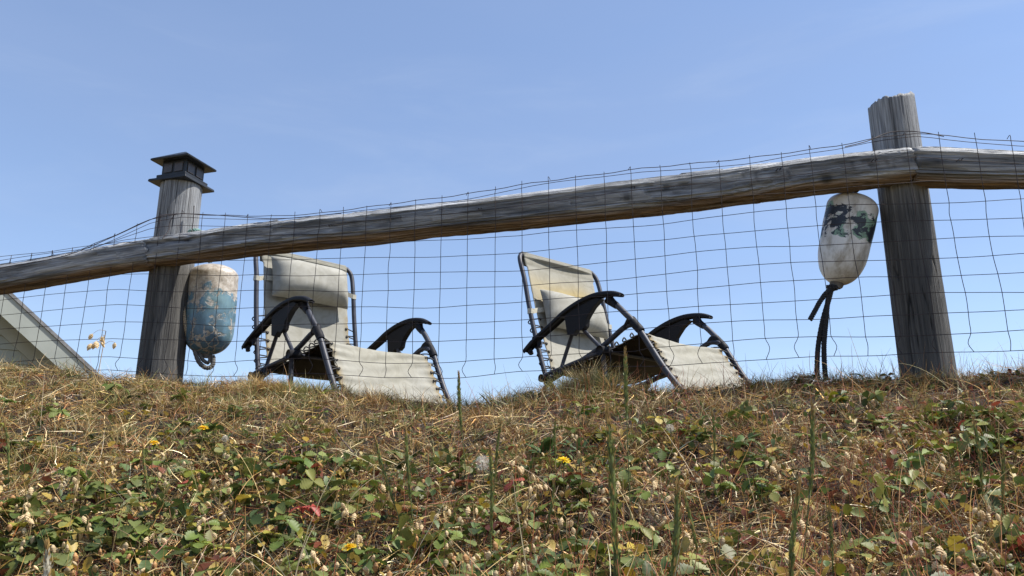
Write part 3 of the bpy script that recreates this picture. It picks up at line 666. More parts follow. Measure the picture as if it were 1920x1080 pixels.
    for i, p in enumerate(prof):
        tn = prof[min(i+1, nS-1)]-prof[max(i-1, 0)]; tn /= np.linalg.norm(tn); nn = np.array([-tn[1], tn[0]])*-1
        if nn[1] < 0 and i > 6: nn = -nn
        for j in range(nl):
            l = (j/(nl-1)*2-1); hw = .252+.024*min(1, max(0, (dist[i]-.62)/.15)) if dist[i] > .07 else .262
            edge = abs(l)**8
            sc = .004*math.cos(dist[i]/.047*2*math.pi)*edge if dist[i] > .34 else 0
            sag = -.010*(1-l*l)
            wr = .0035*float(fbm(l*1.3+dist[i]*2.2, dist[i]*16-abs(l)*4, 0, 2, 55+int(stain*10)))*(1 if dist[i] > 1.25 else .35)
            wr += (.0045*math.sin(dist[i]*95+l*2.2+1.5*math.sin(l*3))*(.5+.5*float(noise(dist[i]*9, l*1.5, 0, 8)))+.006*abs(l)**3*math.cos(dist[i]/.047*2*math.pi))*(1 if 1.30 < dist[i] else .15)
            q = p+np.array([nn[0], nn[1]])*(sag+wr)
            V3.append(P3(q[0], l*(hw-abs(sc)), q[1]))
            e = float(np.clip((abs(l)-.86)/.14, 0, 1))*(1 if dist[i] > .3 else 0)
            st = e*max(0, .6+.8*float(noise(dist[i]*21, l*2, stain*7, 91)))
            c = np.array([1., 1, 1])*(1-st)+np.array([.82, .62, .32])*st
            if stain > .5:
                g = math.exp(-((dist[i]-.21)/.085)**2)*(.75+.4*float(noise(l*2, dist[i]*9, 0, 4)))*(1-.3*l*l)  # yellow stain, with the glow of sun through the back painted in
                c = c*(1-g)+np.array([1.35, 1.05, .48])*g
            if dist[i] < .055: c = c*np.array([.80, .79, .76])
            CC.append(c)
    V3 = np.array(V3); f = [q[::-1] for q in grid_faces(nS, nl)]
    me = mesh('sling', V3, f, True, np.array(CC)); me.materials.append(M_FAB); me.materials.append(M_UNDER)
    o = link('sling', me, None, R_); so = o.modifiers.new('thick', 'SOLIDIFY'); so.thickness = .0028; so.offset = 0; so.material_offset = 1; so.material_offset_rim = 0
    # hem fold at the head end
    hem = MB()
    hv = []
    for (u_, w_) in [(-.204, .645), (-.211, .69), (-.2125, .712), (-.228, .7265), (-.2435, .712), (-.238, .69), (-.222, .645)]:
        for j in range(15):
            l = j/14*2-1; hv.append(P3(u_-.010*(1-l*l)*(1 if w_ < .66 else .5 if w_ < .7 else 0), l*.262, w_))
    hem.add(hv, grid_faces(7, 15), (.74, .73, .69)); o = part('hem', hem, M_FAB); so = o.modifiers.new('thick', 'SOLIDIFY'); so.thickness = .002
    # elastic lacing along both edges
    for s in (-1, 1):
        pts = []; gr = MB(); dd = .38; side = 0
        tot = dist[-1]
        def sl(d): return np.array([np.interp(d, dist, prof[:, 0]), np.interp(d, dist, prof[:, 1])])
        def frame_at(d):
            p = sl(d)
            # nearest tube point
            if d < .72: return p+np.array([-.012, 0])
            return p
        while dd < tot-.02:
            p = sl(dd); fr = frame_at(dd+.022)
            pts += [P3(p[0], s*(.240 if dd < .68 else .264), p[1]+.004), P3(fr[0], s*.300, fr[1]+.010), P3(fr[0]-.002, s*.306, fr[1]-.010)]
            for rr_ in [0]:
                ge = .238 if dd < .68 else .262; gr.add(*tube([P3(p[0], s*ge, p[1])+np.array([.004, 0, .004]), P3(p[0], s*ge, p[1])-np.array([.004, 0, .004])], .0075, 8))
            dd += .047
        q = MB(); q.add(*tube(spline(pts, 3), .0034, 5)); cd = part('lacing_cord', q, M_CORD); o = part('eyelets', gr, M_CORD, True, cd); o['kind'] = 'stuff'
    # pillow
    q = MB(); nu_, nv_ = 34, 26; hx, hz_ = .228, (.116 if pil_w > .5 else .106); Vp = []
    cp = np.array([np.interp(pil_w, [p[1] for p in prof[:54]][::-1], [p[0] for p in prof[:54]][::-1]), pil_w])
    tn = np.array([-.21, .9]); tn /= np.linalg.norm(tn); tn = np.array([tn[0]*1.15, tn[1]]); tn /= np.linalg.norm(tn); nn = np.array([tn[1], -tn[0]])
    for sgn in (1, -1):
        for i in range(nu_):
            for j in range(nv_):
                a, b_ = i/(nu_-1)*2-1, j/(nv_-1)*2-1
                a2 = math.copysign(1-(1-abs(a))**1.6, a); b2_ = math.copysign(1-(1-abs(b_))**1.6, b_)
                th = (1-abs(a2)**4.5)**.55*(1-abs(b2_)**3.2)**.6 if abs(a2) < 1 and abs(b2_) < 1 else 0
                pin = 1-.045*(abs(b2_)**2*(1-abs(a2)**2))-.02
                th = th*(.098 if pil_w > .5 else .070)*(1 if sgn > 0 else .35)+.003*float(noise(a*3, b_*4+abs(a)*3, sgn, 12))*th
                l, w_ = a2*hx*(1-.03*(1-b2_*b2_)), b2_*hz_*(1-.04*(1-a2*a2))
                l, w_ = l*math.cos(pil_tilt)-w_*math.sin(pil_tilt), l*math.sin(pil_tilt)+w_*math.cos(pil_tilt)
                p = cp+tn*w_+nn*((.042 if pil_w > .5 else .034)+sgn*th)
                wr = .002*math.sin(a2*40)*abs(b2_)**6
                Vp.append(P3(p[0]+wr, l, p[1]))
    n0 = nu_*nv_; f = grid_faces(nu_, nv_); q.add(Vp, f+[tuple(n0+k for k in g[::-1]) for g in f])
    pil = part('pillow', q, M_PIL)
    for s in (-1, 1):
        p = cp+nn*.018; b0 = np.array([np.interp(pil_w-.012, [.2, .39, .55, .7], [-.085, -.137, -.172, -.222]), pil_w-.012])
        for off, nm in ((0, 'strap'),):
            st = MB(); Pth = [P3(p[0], s*.20, p[1]+s*math.sin(pil_tilt)*.2), P3(p[0]-.012, s*.25, p[1]-.004), P3(b0[0]+.016, s*.283, b0[1]), P3(b0[0]+.016, s*.303, b0[1]), P3(b0[0], s*.312, b0[1]), P3(b0[0]-.016, s*.300, b0[1])]
            vv = []
            for pp in Pth: vv += [pp+np.array([0, 0, -.013]), pp+np.array([0, 0, .013])]
            st.add(vv, [(2*i, 2*i+2, 2*i+3, 2*i+1) for i in range(len(Pth)-1)]); o = part('strap', st, M_STRAP, False, pil)
            so = o.modifiers.new('thick', 'SOLIDIFY'); so.thickness = .002
    return R_
chair((-1.030, 4.114, .584, .754, -.054), 'beige sling recliner with pillow strapped near the top, beside the blue buoy', .548, 0., .2)
chair((.405, 4.035, .562, .719, .012), 'beige sling recliner with yellow stain and painted glow on its back, low pillow, centre of the fence bay', .385, -.03, .8)

# ------------------------------------------------------------------ vegetation: strands, leaves, seed heads
STRAWS = np.array([(.50, .32, .105), (.62, .43, .17), (.72, .55, .28), (.36, .19, .06), (.25, .11, .038), (.14, .055, .022), (.44, .25, .08), (.80, .66, .42)])
REDS = np.array([(.19, .06, .03), (.14, .045, .03), (.24, .10, .04), (.11, .05, .03)])
GREENS = np.array([(.075, .11, .025), (.11, .145, .035), (.055, .085, .022), (.14, .16, .05), (.045, .07, .025)])
def scatter(n, y0, y1, spread=.74, power=1.0):
    """points in front of the camera, denser per square metre nearer by"""
    Y = y0+(y1-y0)*RG.random(n)**power
    X = (RG.random(n)*2-1)*(Y*spread+.10); return X, Y
def strips(name, X, Y, z_off, az, pitch, length, width, K, curl_az, curl_p, c0, c1, m, label, follow=.0, taper=.25):
    n = len(X); P = np.zeros((n, K+1, 3)); x, y = X.copy(), Y.copy(); h = z_off.copy()
    g0 = ground(X, Y)
    D = np.zeros((n, K+1, 3))
    for k in range(K+1):
        gz = ground(x, y) if follow > 0 else g0
        P[:, k] = np.stack([x, y, g0*(1-follow)+gz*follow+h], -1)
        cp, sp = np.cos(pitch), np.sin(pitch); D[:, k] = np.stack([np.cos(az)*cp, np.sin(az)*cp, sp], -1)
        st = length/K
        x = x+D[:, k, 0]*st; y = y+D[:, k, 1]*st; h = h+D[:, k, 2]*st
        if follow > 0: h = np.maximum(h, .001)
        az = az+curl_az/K; pitch = pitch+curl_p/K
    r = RG.normal(size=(n, 3)); r[:, 2] *= .6
    w = np.cross(D[:, 0], r); w /= np.linalg.norm(w, axis=1)[:, None]+1e-9
    tt = np.linspace(0, 1, K+1); wt = (1-tt)*(1-taper)+taper; wt[-1] *= .5
    off = w[:, None]*(width[:, None]*wt[None]/2)[..., None]
    V = np.stack([P-off, P+off], 2).reshape(-1, 3)
    b = (np.arange(n)[:, None]*(K+1)+np.arange(K)[None])*2
    Fq = np.stack([b, b+1, b+3, b+2], -1).reshape(-1, 4)
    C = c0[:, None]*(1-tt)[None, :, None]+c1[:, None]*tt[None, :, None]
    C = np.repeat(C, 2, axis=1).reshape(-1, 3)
    o = link(name, mesh(name, V, Fq, True, C), m); tag(o, label, kind='stuff'); return o
def pick(pal, n, jit=.18):
    c = pal[RG.integers(0, len(pal), n)]; return c*(1+RG.normal(0, jit, (n, 1)))*(1+RG.normal(0, .05, (n, 3)))
def patch(X, Y, s=2.2, seed=40): return np.clip(.5+.75*fbm(X*s, Y*s, 0, 3, seed), 0, 1)
U = lambda n, a, b: a+(b-a)*RG.random(n)

# 1 lying thatch
n = 60000; X, Y = scatter(n, .72, 3.9, .98, 1.1)
px_ = X/Y; red = np.clip(patch(X, Y, 2.0, 61)*.9+.35*px_, 0, 1)
c = pick(STRAWS, n); cr_ = pick(REDS, n); sel = RG.random(n) < red*.6; c[sel] = cr_[sel]; lv = np.exp(RG.normal(.0, .5, n))[:, None]
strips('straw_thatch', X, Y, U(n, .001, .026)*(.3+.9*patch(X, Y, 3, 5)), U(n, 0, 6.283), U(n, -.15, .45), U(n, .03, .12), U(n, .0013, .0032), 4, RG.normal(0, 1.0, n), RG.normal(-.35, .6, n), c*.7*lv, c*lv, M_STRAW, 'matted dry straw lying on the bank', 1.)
# 2 upright dry tufts
n = 48000; X, Y = scatter(n, .72, 4.6, .98, .9)
keep = RG.random(n) < .35+.65*patch(X, Y, 5, 9); X, Y = X[keep], Y[keep]; n = len(X)
c = pick(STRAWS, n); cr_ = pick(REDS, n); sel = RG.random(n) < .2; c[sel] = cr_[sel]
tall = .7+.7*patch(X, Y, 4, 12)
strips('dry_grass', X, Y, np.zeros(n), U(n, 0, 6.283), RG.normal(1.15, .35, n), U(n, .015, .065)*tall*np.clip(.25+.32*Y, .5, 1), U(n, .0012, .0027), 4, RG.normal(0, .9, n), RG.normal(-.9, .7, n), c*.45, c*1.1, M_STRAW, 'short curled dry grass covering the bank')  # blade feet coloured darker than the tips, as shade within the grass
# tufts: blades springing from one foot, thick along the crest
nt_u = 2500; tX, tY = scatter(nt_u, .85, 3.5, .98, .7)
XX = [(.30+.02*k, 2.72-.03*k) for k in range(-6, 3)]+[(-.78+.03*k, 2.85) for k in range(-5, 4)]; tX[:len(XX)] = [q[0] for q in XX]; tY[:len(XX)] = [q[1] for q in XX]
tu = np.concatenate([RG.integers(0, nt_u, 92000), RG.integers(0, len(XX), 2200)]); n = len(tu)
rr0 = RG.random(n)**.7; aa = U(n, 0, 6.283); tr_ = U(nt_u, .008, .03)[tu]
X = tX[tu]+rr0*tr_*np.cos(aa); Y = tY[tu]+rr0*tr_*np.sin(aa)
base_c = STRAWS[[1, 0, 2, 6]][RG.integers(0, 4, nt_u)]; gm = (RG.random(nt_u) < .35)[:, None]; base_c = np.where(gm, np.array((.30, .30, .10)), base_c)
c = base_c[tu]*(1+RG.normal(0, .2, (n, 1))); th_ = U(nt_u, .02, .075); th_[:9] = U(9, .07, .12); th_[9:len(XX)] = .07; th_t = th_[tu]*np.clip(.30+.32*Y, .5, 1.25)
strips('grass_tufts', X, Y, np.zeros(n), aa+RG.normal(0, .5, n), 1.45-rr0*.75+RG.normal(0, .15, n), th_t*U(n, .6, 1.1), U(n, .0012, .0026), 4, RG.normal(0, .6, n), RG.normal(-.8, .5, n), c*.35, c*1.05, M_STRAW, 'short dry tufts of grass along the crest')  # shade at the foot of each tuft painted into the blade colour
n = 2600; X, Y = scatter(n, 2.25, 3.2, .95, 1.); c = pick(STRAWS, n)
strips('crest_fringe', X, Y, np.zeros(n), U(n, 0, 6.283), RG.normal(1.2, .3, n), U(n, .04, .115), U(n, .0013, .0024), 5, RG.normal(0, .7, n), RG.normal(-.7, .5, n), c*.5, c, M_STRAW, 'longer stray dry blades sticking up along the crest')
# 3 green blades
n = 20000; X, Y = scatter(n, .72, 4.2, .98, 1.)
keep = RG.random(n) < .25+.75*patch(X, Y, 3.3, 17); X, Y = X[keep], Y[keep]; n = len(X); c = pick(GREENS, n)
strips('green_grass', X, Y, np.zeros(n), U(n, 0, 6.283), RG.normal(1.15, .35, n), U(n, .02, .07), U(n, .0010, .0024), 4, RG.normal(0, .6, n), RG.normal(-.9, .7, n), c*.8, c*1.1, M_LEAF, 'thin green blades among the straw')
# 4 long pale stems, mostly leaning
n = 1000; X, Y = scatter(n, .72, 2.6, .72, 1.2)
c = pick(STRAWS[[0, 1, 2, 7, 3, 6]], n)
strips('long_straw_stems', X, Y, U(n, 0, .02), U(n, 0, 6.283), RG.normal(.8, .45, n), U(n, .08, .22), U(n, .0009, .0016), 7, RG.normal(0, .5, n), RG.normal(-.7, .5, n), c*.9, c, M_STRAW, 'long bent straw stems standing over the bank', 0, .6)
# fine reddish upright stems
n = 5200; X, Y = scatter(n, .72, 2.9, .72, 1.2); keep = RG.random(n) < np.clip(.45+.9*X/Y, .15, 1); X, Y = X[keep], Y[keep]; n = len(X); c = pick(REDS, n)*2.2
strips('red_stems', X, Y, U(n, 0, .01), U(n, 0, 6.283), RG.normal(1.25, .25, n), U(n, .05, .14), U(n, .0009, .0016), 5, RG.normal(0, .5, n), RG.normal(-.2, .4, n), c*.8, c, M_STRAW, 'thin reddish brown stalks among the grass', 0, .6)

# leaflet shape: serrated, folded along the midrib, pleated veins
def leaflet(L_=1., Wd=.42, teeth=6, fold=.35, cup=.15):
    v = [(0, 0, 0)]; mid = []; 
    ts = np.linspace(0, 1, teeth+1)
    for i, t_ in enumerate(ts[1:]): v.append((0, t_*L_, -cup*(t_**2)*L_*.5))
    nm = len(v); f = []
    for s in (-1, 1):
        edge = []
        for i in range(teeth):
            t0 = (i+.55)/teeth; t1 = (i+1)/teeth
            def wd(t): return Wd*math.sin(math.pi*min(1, t*.93+.02)**1.25)**.75*L_
            for t_, k in ((t0, 1.06), (t1-.02, .90)):
                w = wd(t_)*k; w = max(w, 0); edge.append(len(v)); v.append((s*w*math.cos(fold), t_*L_+.02*L_*(k > 1), w*math.sin(fold)-cup*(t_**2)*L_*.5+(.02*L_ if k > 1 else -.01*L_)))
        prev = 0
        for i in range(teeth):
            a, b = edge[2*i], edge[2*i+1]
            lo = i; hi = i+1
            pe = edge[2*i-1] if i else None
            q = [lo, a, b, hi] if pe is None else [lo, pe, a, b, hi]
            if pe is None: tri = [(lo, a, hi), (a, b, hi)]
            else: tri = [(lo, pe, a), (lo, a, hi), (a, b, hi)]
            f += [t_[::s] if s > 0 else t_[::-1] for t_ in tri]
    return np.array(v), f
LEAFG = [(.095, .135, .024), (.13, .17, .03), (.058, .085, .024), (.145, .17, .045), (.085, .105, .045), (.20, .20, .05)]
def rotz(v, a): c, s = math.cos(a), math.sin(a); return v@np.array([[c, s, 0], [-s, c, 0], [0, 0, 1]])
def rotx(v, a): c, s = math.cos(a), math.sin(a); return v@np.array([[1, 0, 0], [0, c, s], [0, -s, c]])
def trifoliate(seed, kind='strawberry'):
    """unit trifoliate leaf on its petiole: petiole 1 unit high, leaflets .9 unit"""
    r = random.Random(seed); q = MB()
    bend = r.uniform(-.25, .25)
    q.add(*tube(spline([(0, 0, 0), (bend*.4, .1, .5), (bend, .25, 1.)], 3), .03, 4), (.20, .10, .05) if r.random() < .5 else (.12, .13, .04))
    tip = np.array([bend, .25, 1.]); c = np.array(r.choice(LEAFG))
    tilt = r.uniform(-.25, .55)
    for a, s in ((0, 1.), (1.75, .92), (-1.75, .92)):
        v, f = leaflet(.95*s*r.uniform(.9, 1.05), .40, 6, r.uniform(.15, .6), r.uniform(.0, .5))
        v = rotx(v, -r.uniform(-.1, .35)); v = rotz(v, a+r.uniform(-.2, .2)); v = rotx(v, tilt)
        q.add(v+tip, f, c*r.uniform(.85, 1.15))
    return q
TRI = [trifoliate(k) for k in range(10)]
# ground cover: small strawberry leaves too many to count, baked into one mesh
def bake(name, protos, X, Y, Z, S, A, T, tintmul, m, label, tilt2=None):
    VV, FF, CC = [], [], []; base = 0
    idx = RG.integers(0, len(protos), len(X))
    for k, p in enumerate(protos):
        sel = np.where(idx == k)[0]
        if not len(sel): continue
        v = np.array(p.v); c = np.array(p.c); nv = len(v)
        ca, sa, ct, st = np.cos(A[sel]), np.sin(A[sel]), np.cos(T[sel]), np.sin(T[sel])
        x, y, z = v[:, 0][None], v[:, 1][None], v[:, 2][None]
        y2 = y*ct[:, None]-z*st[:, None]; z2 = y*st[:, None]+z*ct[:, None]
        x3 = x*ca[:, None]-y2*sa[:, None]; y3 = x*sa[:, None]+y2*ca[:, None]
        W_ = np.stack([x3, y3, z2], -1)*S[sel][:, None, None]+np.stack([X[sel], Y[sel], Z[sel]], -1)[:, None]
        VV.append(W_.reshape(-1, 3)); CC.append((c[None]*tintmul[sel][:, None]).reshape(-1, 3))
        tri = []
        for q in p.f:
            for i in range(1, len(q)-1): tri.append((q[0], q[i], q[i+1]))
        tri = np.array(tri); FF.append((tri[None]+(np.arange(len(sel))*nv)[:, None, None]+base).reshape(-1, 3)); base += nv*len(sel)
    o = link(name, mesh(name, np.vstack(VV), np.vstack(FF), True, np.vstack(CC)), m); tag(o, label, kind='stuff'); return o
n = 5700; X, Y = scatter(n, .75, 3.1, .95, 1.1)
pp = X/Y; dens = np.clip(patch(X, Y, 2.6, 23)*2.3-.62-.42*np.clip(pp+.05, 0, 1), .05, 1)*np.where(Y > 2.25, .28, 1)
keep = RG.random(n) < dens; X, Y = X[keep], Y[keep]; n = len(X)
tm = np.ones((n, 3))*(U(n, .45, 1.2)[:, None]); redl = RG.random(n) < .07; tm[redl] = np.array([1.5, .34, .8]); yl = RG.random(n) < .08; tm[yl] = np.array([2.0, 1.5, .9])
bake('strawberry_ground_cover', TRI, X, Y, ground(X, Y)+U(n, .005, .028)*np.clip(2.9-Y, .1, 1), U(n, .024, .043)*np.clip(1.4-.28*Y, .6, 1), U(n, 0, 6.283), U(n, -.5, .3), tm, M_LEAF, 'wild strawberry leaves creeping through the dry grass')
# small round leaves and dead curled leaves
def oval(seed, w=.35, c=(.09, .13, .04)):
    r = random.Random(seed); q = MB(); v, f = leaflet(1., w, 5, r.uniform(.1, .5), r.uniform(-.6, .8)); v = rotx(v, r.uniform(.1, .9)); q.add(v, f, c); return q
ov = [oval(k, random.uniform(.2, .5)) for k in range(6)]
n = 20000; X, Y = scatter(n, .73, 3.4, .95, 1.1); keep = RG.random(n) < (.2+.8*patch(X, Y, 4, 29))*np.where(Y > 2.25, .35, 1); X, Y = X[keep], Y[keep]; n = len(X)
tm = np.ones((n, 3))*(U(n, .6, 1.3)[:, None]); q_ = RG.random(n); tm[q_ < .36] = (4.2, 2.1, 1.7); tm[(q_ > .36) & (q_ < .46)] = (1.9, .45, .8); tm[(q_ > .46) & (q_ < .5)] = (2.2, 1.5, .7); tm[(q_ > .5) & (q_ < .54)] = (3.6, 1.6, .6)
bake('small_mixed_leaves', ov, X, Y, ground(X, Y)+U(n, .008, .045)*np.clip(2.9-Y, .15, 1), U(n, .011, .028)*np.clip(1.5-.25*Y, .6, 1), U(n, 0, 6.283), U(n, -.4, .8), tm, M_LEAF, 'small green, russet and withered leaves in the grass')
# long lance leaves (plantain, hawkweed)
n = 900; X, Y = scatter(n, .75, 2.9, .72, 1.1); keep = RG.random(n) < patch(X, Y, 3, 33); X, Y = X[keep], Y[keep]; n = len(X); c = pick(GREENS, n)
strips('lance_leaves', X, Y, np.zeros(n), U(n, 0, 6.283), RG.normal(.8, .3, n), U(n, .03, .07), U(n, .005, .010), 5, RG.normal(0, .3, n), RG.normal(-1.0, .5, n), c*.8, c*1.1, M_LEAF, 'narrow green leaves lying over the straw', 0, .35)

# quaking grass spikelet: a hanging ribbed oval of overlapping scales, unit length 1, hanging down from the origin
def spikelet(seed=0, rows=5):
    q = MB(); nr, na = 2*rows+2, 8; V_ = []; cc = []
    r = random.Random(seed)
    for i in range(nr):
        t_ = i/(nr-1); rad = .36*math.sin(math.pi*(t_**.8*.93+.035))**.8*(1.0 if i % 2 else .78)
        for k in range(na):
            a = 2*math.pi*(k+.5*(i//2 % 2))/na; V_.append((rad*math.cos(a), rad*math.sin(a)*.62, -t_-(.06 if i % 2 else 0)))
            cc.append(np.array((.86, .66, .38))*(1.08 if i % 2 else .66))
    q.add(V_, grid_faces(nr, na, False, True)+[tuple(range(na)), tuple((nr-1)*na+k for k in range(na))[::-1]], np.array(cc)); return q
SPK = [spikelet(k, 4+k % 3) for k in range(4)]
SPKM = [s.mesh('spikelet', False) for s in SPK]
for me in SPKM: me.materials.append(M_SEED)
n = 3300; X, Y = scatter(n, .75, 2.3, .92, 1.3)
keep = RG.random(n) < np.clip(patch(X, Y, 3.2, 51)*2.4-.85, .03, 1); X, Y = X[keep], Y[keep]; n = len(X)
# gather them in loose clusters
X = X+RG.normal(0, .012, n); k2 = RG.integers(0, n, n//2); X[:n//2] = X[k2]+RG.normal(0, .014, n//2); Y[:n//2] = Y[k2]+RG.normal(0, .014, n//2)
tm = np.ones((n, 3))*(U(n, .65, 1.12)[:, None]); tm[RG.random(n) < .35] = (.72, .52, .38)
bake('scattered_seed_heads', SPK, X, Y, ground(X, Y)+U(n, .035, .085), U(n, .010, .016), U(n, 0, 6.283), U(n, -.9, .9), tm, M_SEED, 'papery tan seed heads caught among the straw')

# ------------------------------------------------------------------ plants that stand out singly
def stemmesh(pts, r, c):
    q = MB(); q.add(*tube(pts, r, 5), c); return q
def quaking(tipx, tipy, ht, ns, label, size=.0155, lean=0., yy=None, spread=1.):
    """a sprig: thin stem with nodding spikelets whose heads show round pixel tipx, tipy"""
    r = random.Random(int(tipx*7+tipy))
    g = hit(tipx, min(1150, tipy+72)) if yy is None else np.array([at(tipx, tipy, yy)[0], yy, 0])
    Yd = g[1]-.03 if yy is None else yy
    T = at(tipx, tipy, Yd); bz = float(ground(T[0]-lean, Yd)); 
    E_ = empty('quaking_grass', (T[0]-lean, Yd, bz), label, 'quaking grass', 'sprigs of quaking grass on the bank')
    top_ = T+np.array([0, 0, .012]); b0 = np.array([T[0]-lean, Yd, bz]); hh = top_-b0
    pts = spline([np.zeros(3), hh*.5+np.array([-lean*.12, 0, .004]), hh*.85, hh], 4)
    link('stem', stemmesh(pts, .0007, (.42, .29, .13)).mesh('stem'), M_STRAW, E_)
    br_ = MB()
    for k in range(ns):
        f_ = 1-.75*k/max(ns, 1)*min(1, .06/max(.02, hh[2])*1.3); p = pts[int((len(pts)-1)*max(.35, f_))]
        a = r.uniform(0, 6.28); d = np.array([math.cos(a)*r.uniform(.006, .02)*spread, math.sin(a)*.008, r.uniform(-.010, .006)])
        e = p+d
        br_.add(*tube(spline([p, p+d*.55+np.array([0, 0, .005]), e], 3), .0004, 3), (.45, .32, .15))
        o = link('spikelet', SPKM[k % 4], None, E_, e); s = size*r.uniform(.75, 1.15); o.scale = (s, s, s); o.rotation_euler = (r.uniform(-.7, .7), r.uniform(-.7, .7), a)
    link('branchlets', br_.mesh('branchlets'), M_STRAW, E_)
Q = [  # tip px, py, spikelets, label
 (197, 632, 8, 'tan quaking grass sprig standing above the crest against the sky, left of the capped post', .0150, .02, 1.5),
 (48, 925, 5, 'quaking grass sprig nodding near the left edge above the white bent straw'),
 (60, 975, 4, 'quaking grass sprig low at the far left above the furry pale grass spike'),
 (147, 905, 4, 'quaking grass sprig left of centre of the strawberry patch under the left orange flower'),
 (165, 985, 3, 'small quaking grass sprig over the strawberry leaves in the lower left'),
 (288, 1012, 5, 'quaking grass sprig with three fat heads near the grey withered leaf, lower left'),
 (385, 980, 4, 'quaking grass sprig beside the big green leaf, below the two dandelion clocks'),
 (415, 900, 5, 'reddish tan quaking grass sprig directly below the paler dandelion clock'),
 (652, 950, 6, 'bunch of fat quaking grass heads between the leaning spikes and the big strawberry plant'),
 (728, 920, 5, 'large ribbed quaking grass heads at the foot of the leaning green spikes'),
 (664, 1008, 5, 'quaking grass bunch hanging just above the lowest orange flower'),
 (590, 1050, 4, 'quaking grass sprig at the bottom edge below the red leaf'),
 (780, 990, 4, 'single tall quaking grass head right of the leaning spikes near the bottom'),
 (888, 955, 5, 'quaking grass sprig under the large white dandelion clock'),
 (835, 955, 3, 'small quaking grass sprig left of the one under the white clock'),
 (972, 880, 5, 'quaking grass sprig left of the yellow dandelion leaves'),
 (1005, 905, 6, 'quaking grass bunch directly below the yellow dandelion'),
 (975, 1050, 5, 'quaking grass sprig at the bottom edge left of the tall twin spikes'),
 (1062, 985, 4, 'brown quaking grass sprig left of the shorter tall spike near the bottom'),
 (1168, 905, 4, 'quaking grass sprig between the two tall spikes and the striped white heads'),
 (1236, 908, 5, 'bright white striped quaking grass heads above the low leaning spike'),
 (1275, 935, 5, 'pale striped quaking grass heads touching the low leaning spike'),
 (1300, 1010, 4, 'quaking grass sprig to the right of the low leaning spike foot'),
 (1350, 890, 4, 'small quaking grass sprig above the bluish strawberry leaf'),
 (1455, 868, 6, 'quaking grass bunch left of the right hand green spike'),
 (1590, 850, 5, 'quaking grass sprig right of the right hand green spike, high on the bank'),
 (1508, 985, 4, 'quaking grass sprig at the foot of the right hand green spike'),
 (1655, 900, 4, 'quaking grass sprig above the pair of strawberry leaves on the right'),
 (1850, 955, 7, 'dense quaking grass bunch near the lower right corner'),
 (1890, 985, 5, 'quaking grass sprig closest to the right edge'),
 (1745, 1035, 5, 'quaking grass sprig at the bottom beside the dull purple leaf, right'),
 (1780, 860, 3, 'lone bright quaking grass head high on the right of the bank'),
]
for q in Q:
    if len(q) == 4: quaking(q[0], q[1], .1, q[2], q[3])
    else: quaking(q[0], q[1], .1, q[2], q[3], q[4], q[5], q[6], 1.3)

def spike(tx_, ty_, bx_, by_, label, r0=.0034, col=(.17, .20, .06)):
    r0 *= 1.4; b0 = hit(bx_, min(by_, 1075)); Yn = max(.84, b0[1]-.13); b0 = np.array([at(bx_, by_, Yn)[0], Yn, 0.]); b0[2] = float(ground(b0[0], Yn)); Yt = Yn-.005
    if by_ > 1075: b0[1] = .86; b0[0] = at(bx_, by_, .86)[0]; b0[2] = float(ground(b0[0], .86)); Yt = .86
    T = at(tx_, ty_, Yt); hh = T-b0
    E_ = empty('green_grass_spike', tuple(b0), label, 'grass spike', 'tall green grass spikes on the bank')
    pts = spline([np.zeros(3), hh*.35+np.array([.004*math.sin(tx_), 0, 0]), hh*.7+np.array([.006*math.sin(tx_), 0, 0]), hh], 5)
    link('stem', stemmesh(pts[:12], .0010, (.13, .15, .05)).mesh('stem'), M_LEAF, E_)
    q = MB(); Ls = min(.15, np.linalg.norm(hh)*.66); tot = np.linalg.norm(hh); d = hh/tot
    side = np.cross(d, [0, 1, 0]); side /= np.linalg.norm(side); n2_ = np.cross(d, side)
    rr_ = random.Random(int(tx_)); m_ = int(Ls/.0022)
    def pos(f_): 
        k = f_*(len(pts)-1); i_ = int(min(k, len(pts)-2)); return pts[i_]*(1-(k-i_))+pts[i_+1]*(k-i_)
    q.add(*tube([pos(f_) for f_ in np.linspace(1-Ls/tot, 1, 14)], r0*.55*np.sin(np.linspace(.35, 2.95, 14)), 6), np.array(col)*.8)
    for k in range(m_):
        f_ = 1-Ls/tot+(Ls/tot)*k/m_; p = pos(f_); env = math.sin(math.pi*min(1, (k/m_)*.86+.12))**.5
        for w_ in range(3):
            a = rr_.uniform(0, 6.28); o_ = (side*math.cos(a)+n2_*math.sin(a)); L2 = .0085*rr_.uniform(.7, 1.25)
            base_ = p+o_*r0*.4*env; tipp = base_+o_*r0*(.42 if rr_.random() < .85 else .9)*env+d*L2; wv = np.cross(o_, d)*.0011
            cc = np.array(col)*rr_.uniform(.7, 1.35); 
            if k/m_ > .84-.0*tx_ or rr_.random() < .25: cc = np.array((.42, .27, .10))*rr_.uniform(.6, 1.1)
            midp = (base_+tipp)/2+o_*.0006
            q.add([base_-wv*.5, base_+wv*.5, midp+wv, tipp, midp-wv], [(0, 1, 2, 4), (4, 2, 3)], cc)
    link('seed_spike', q.mesh('seed_spike'), M_LEAF, E_)
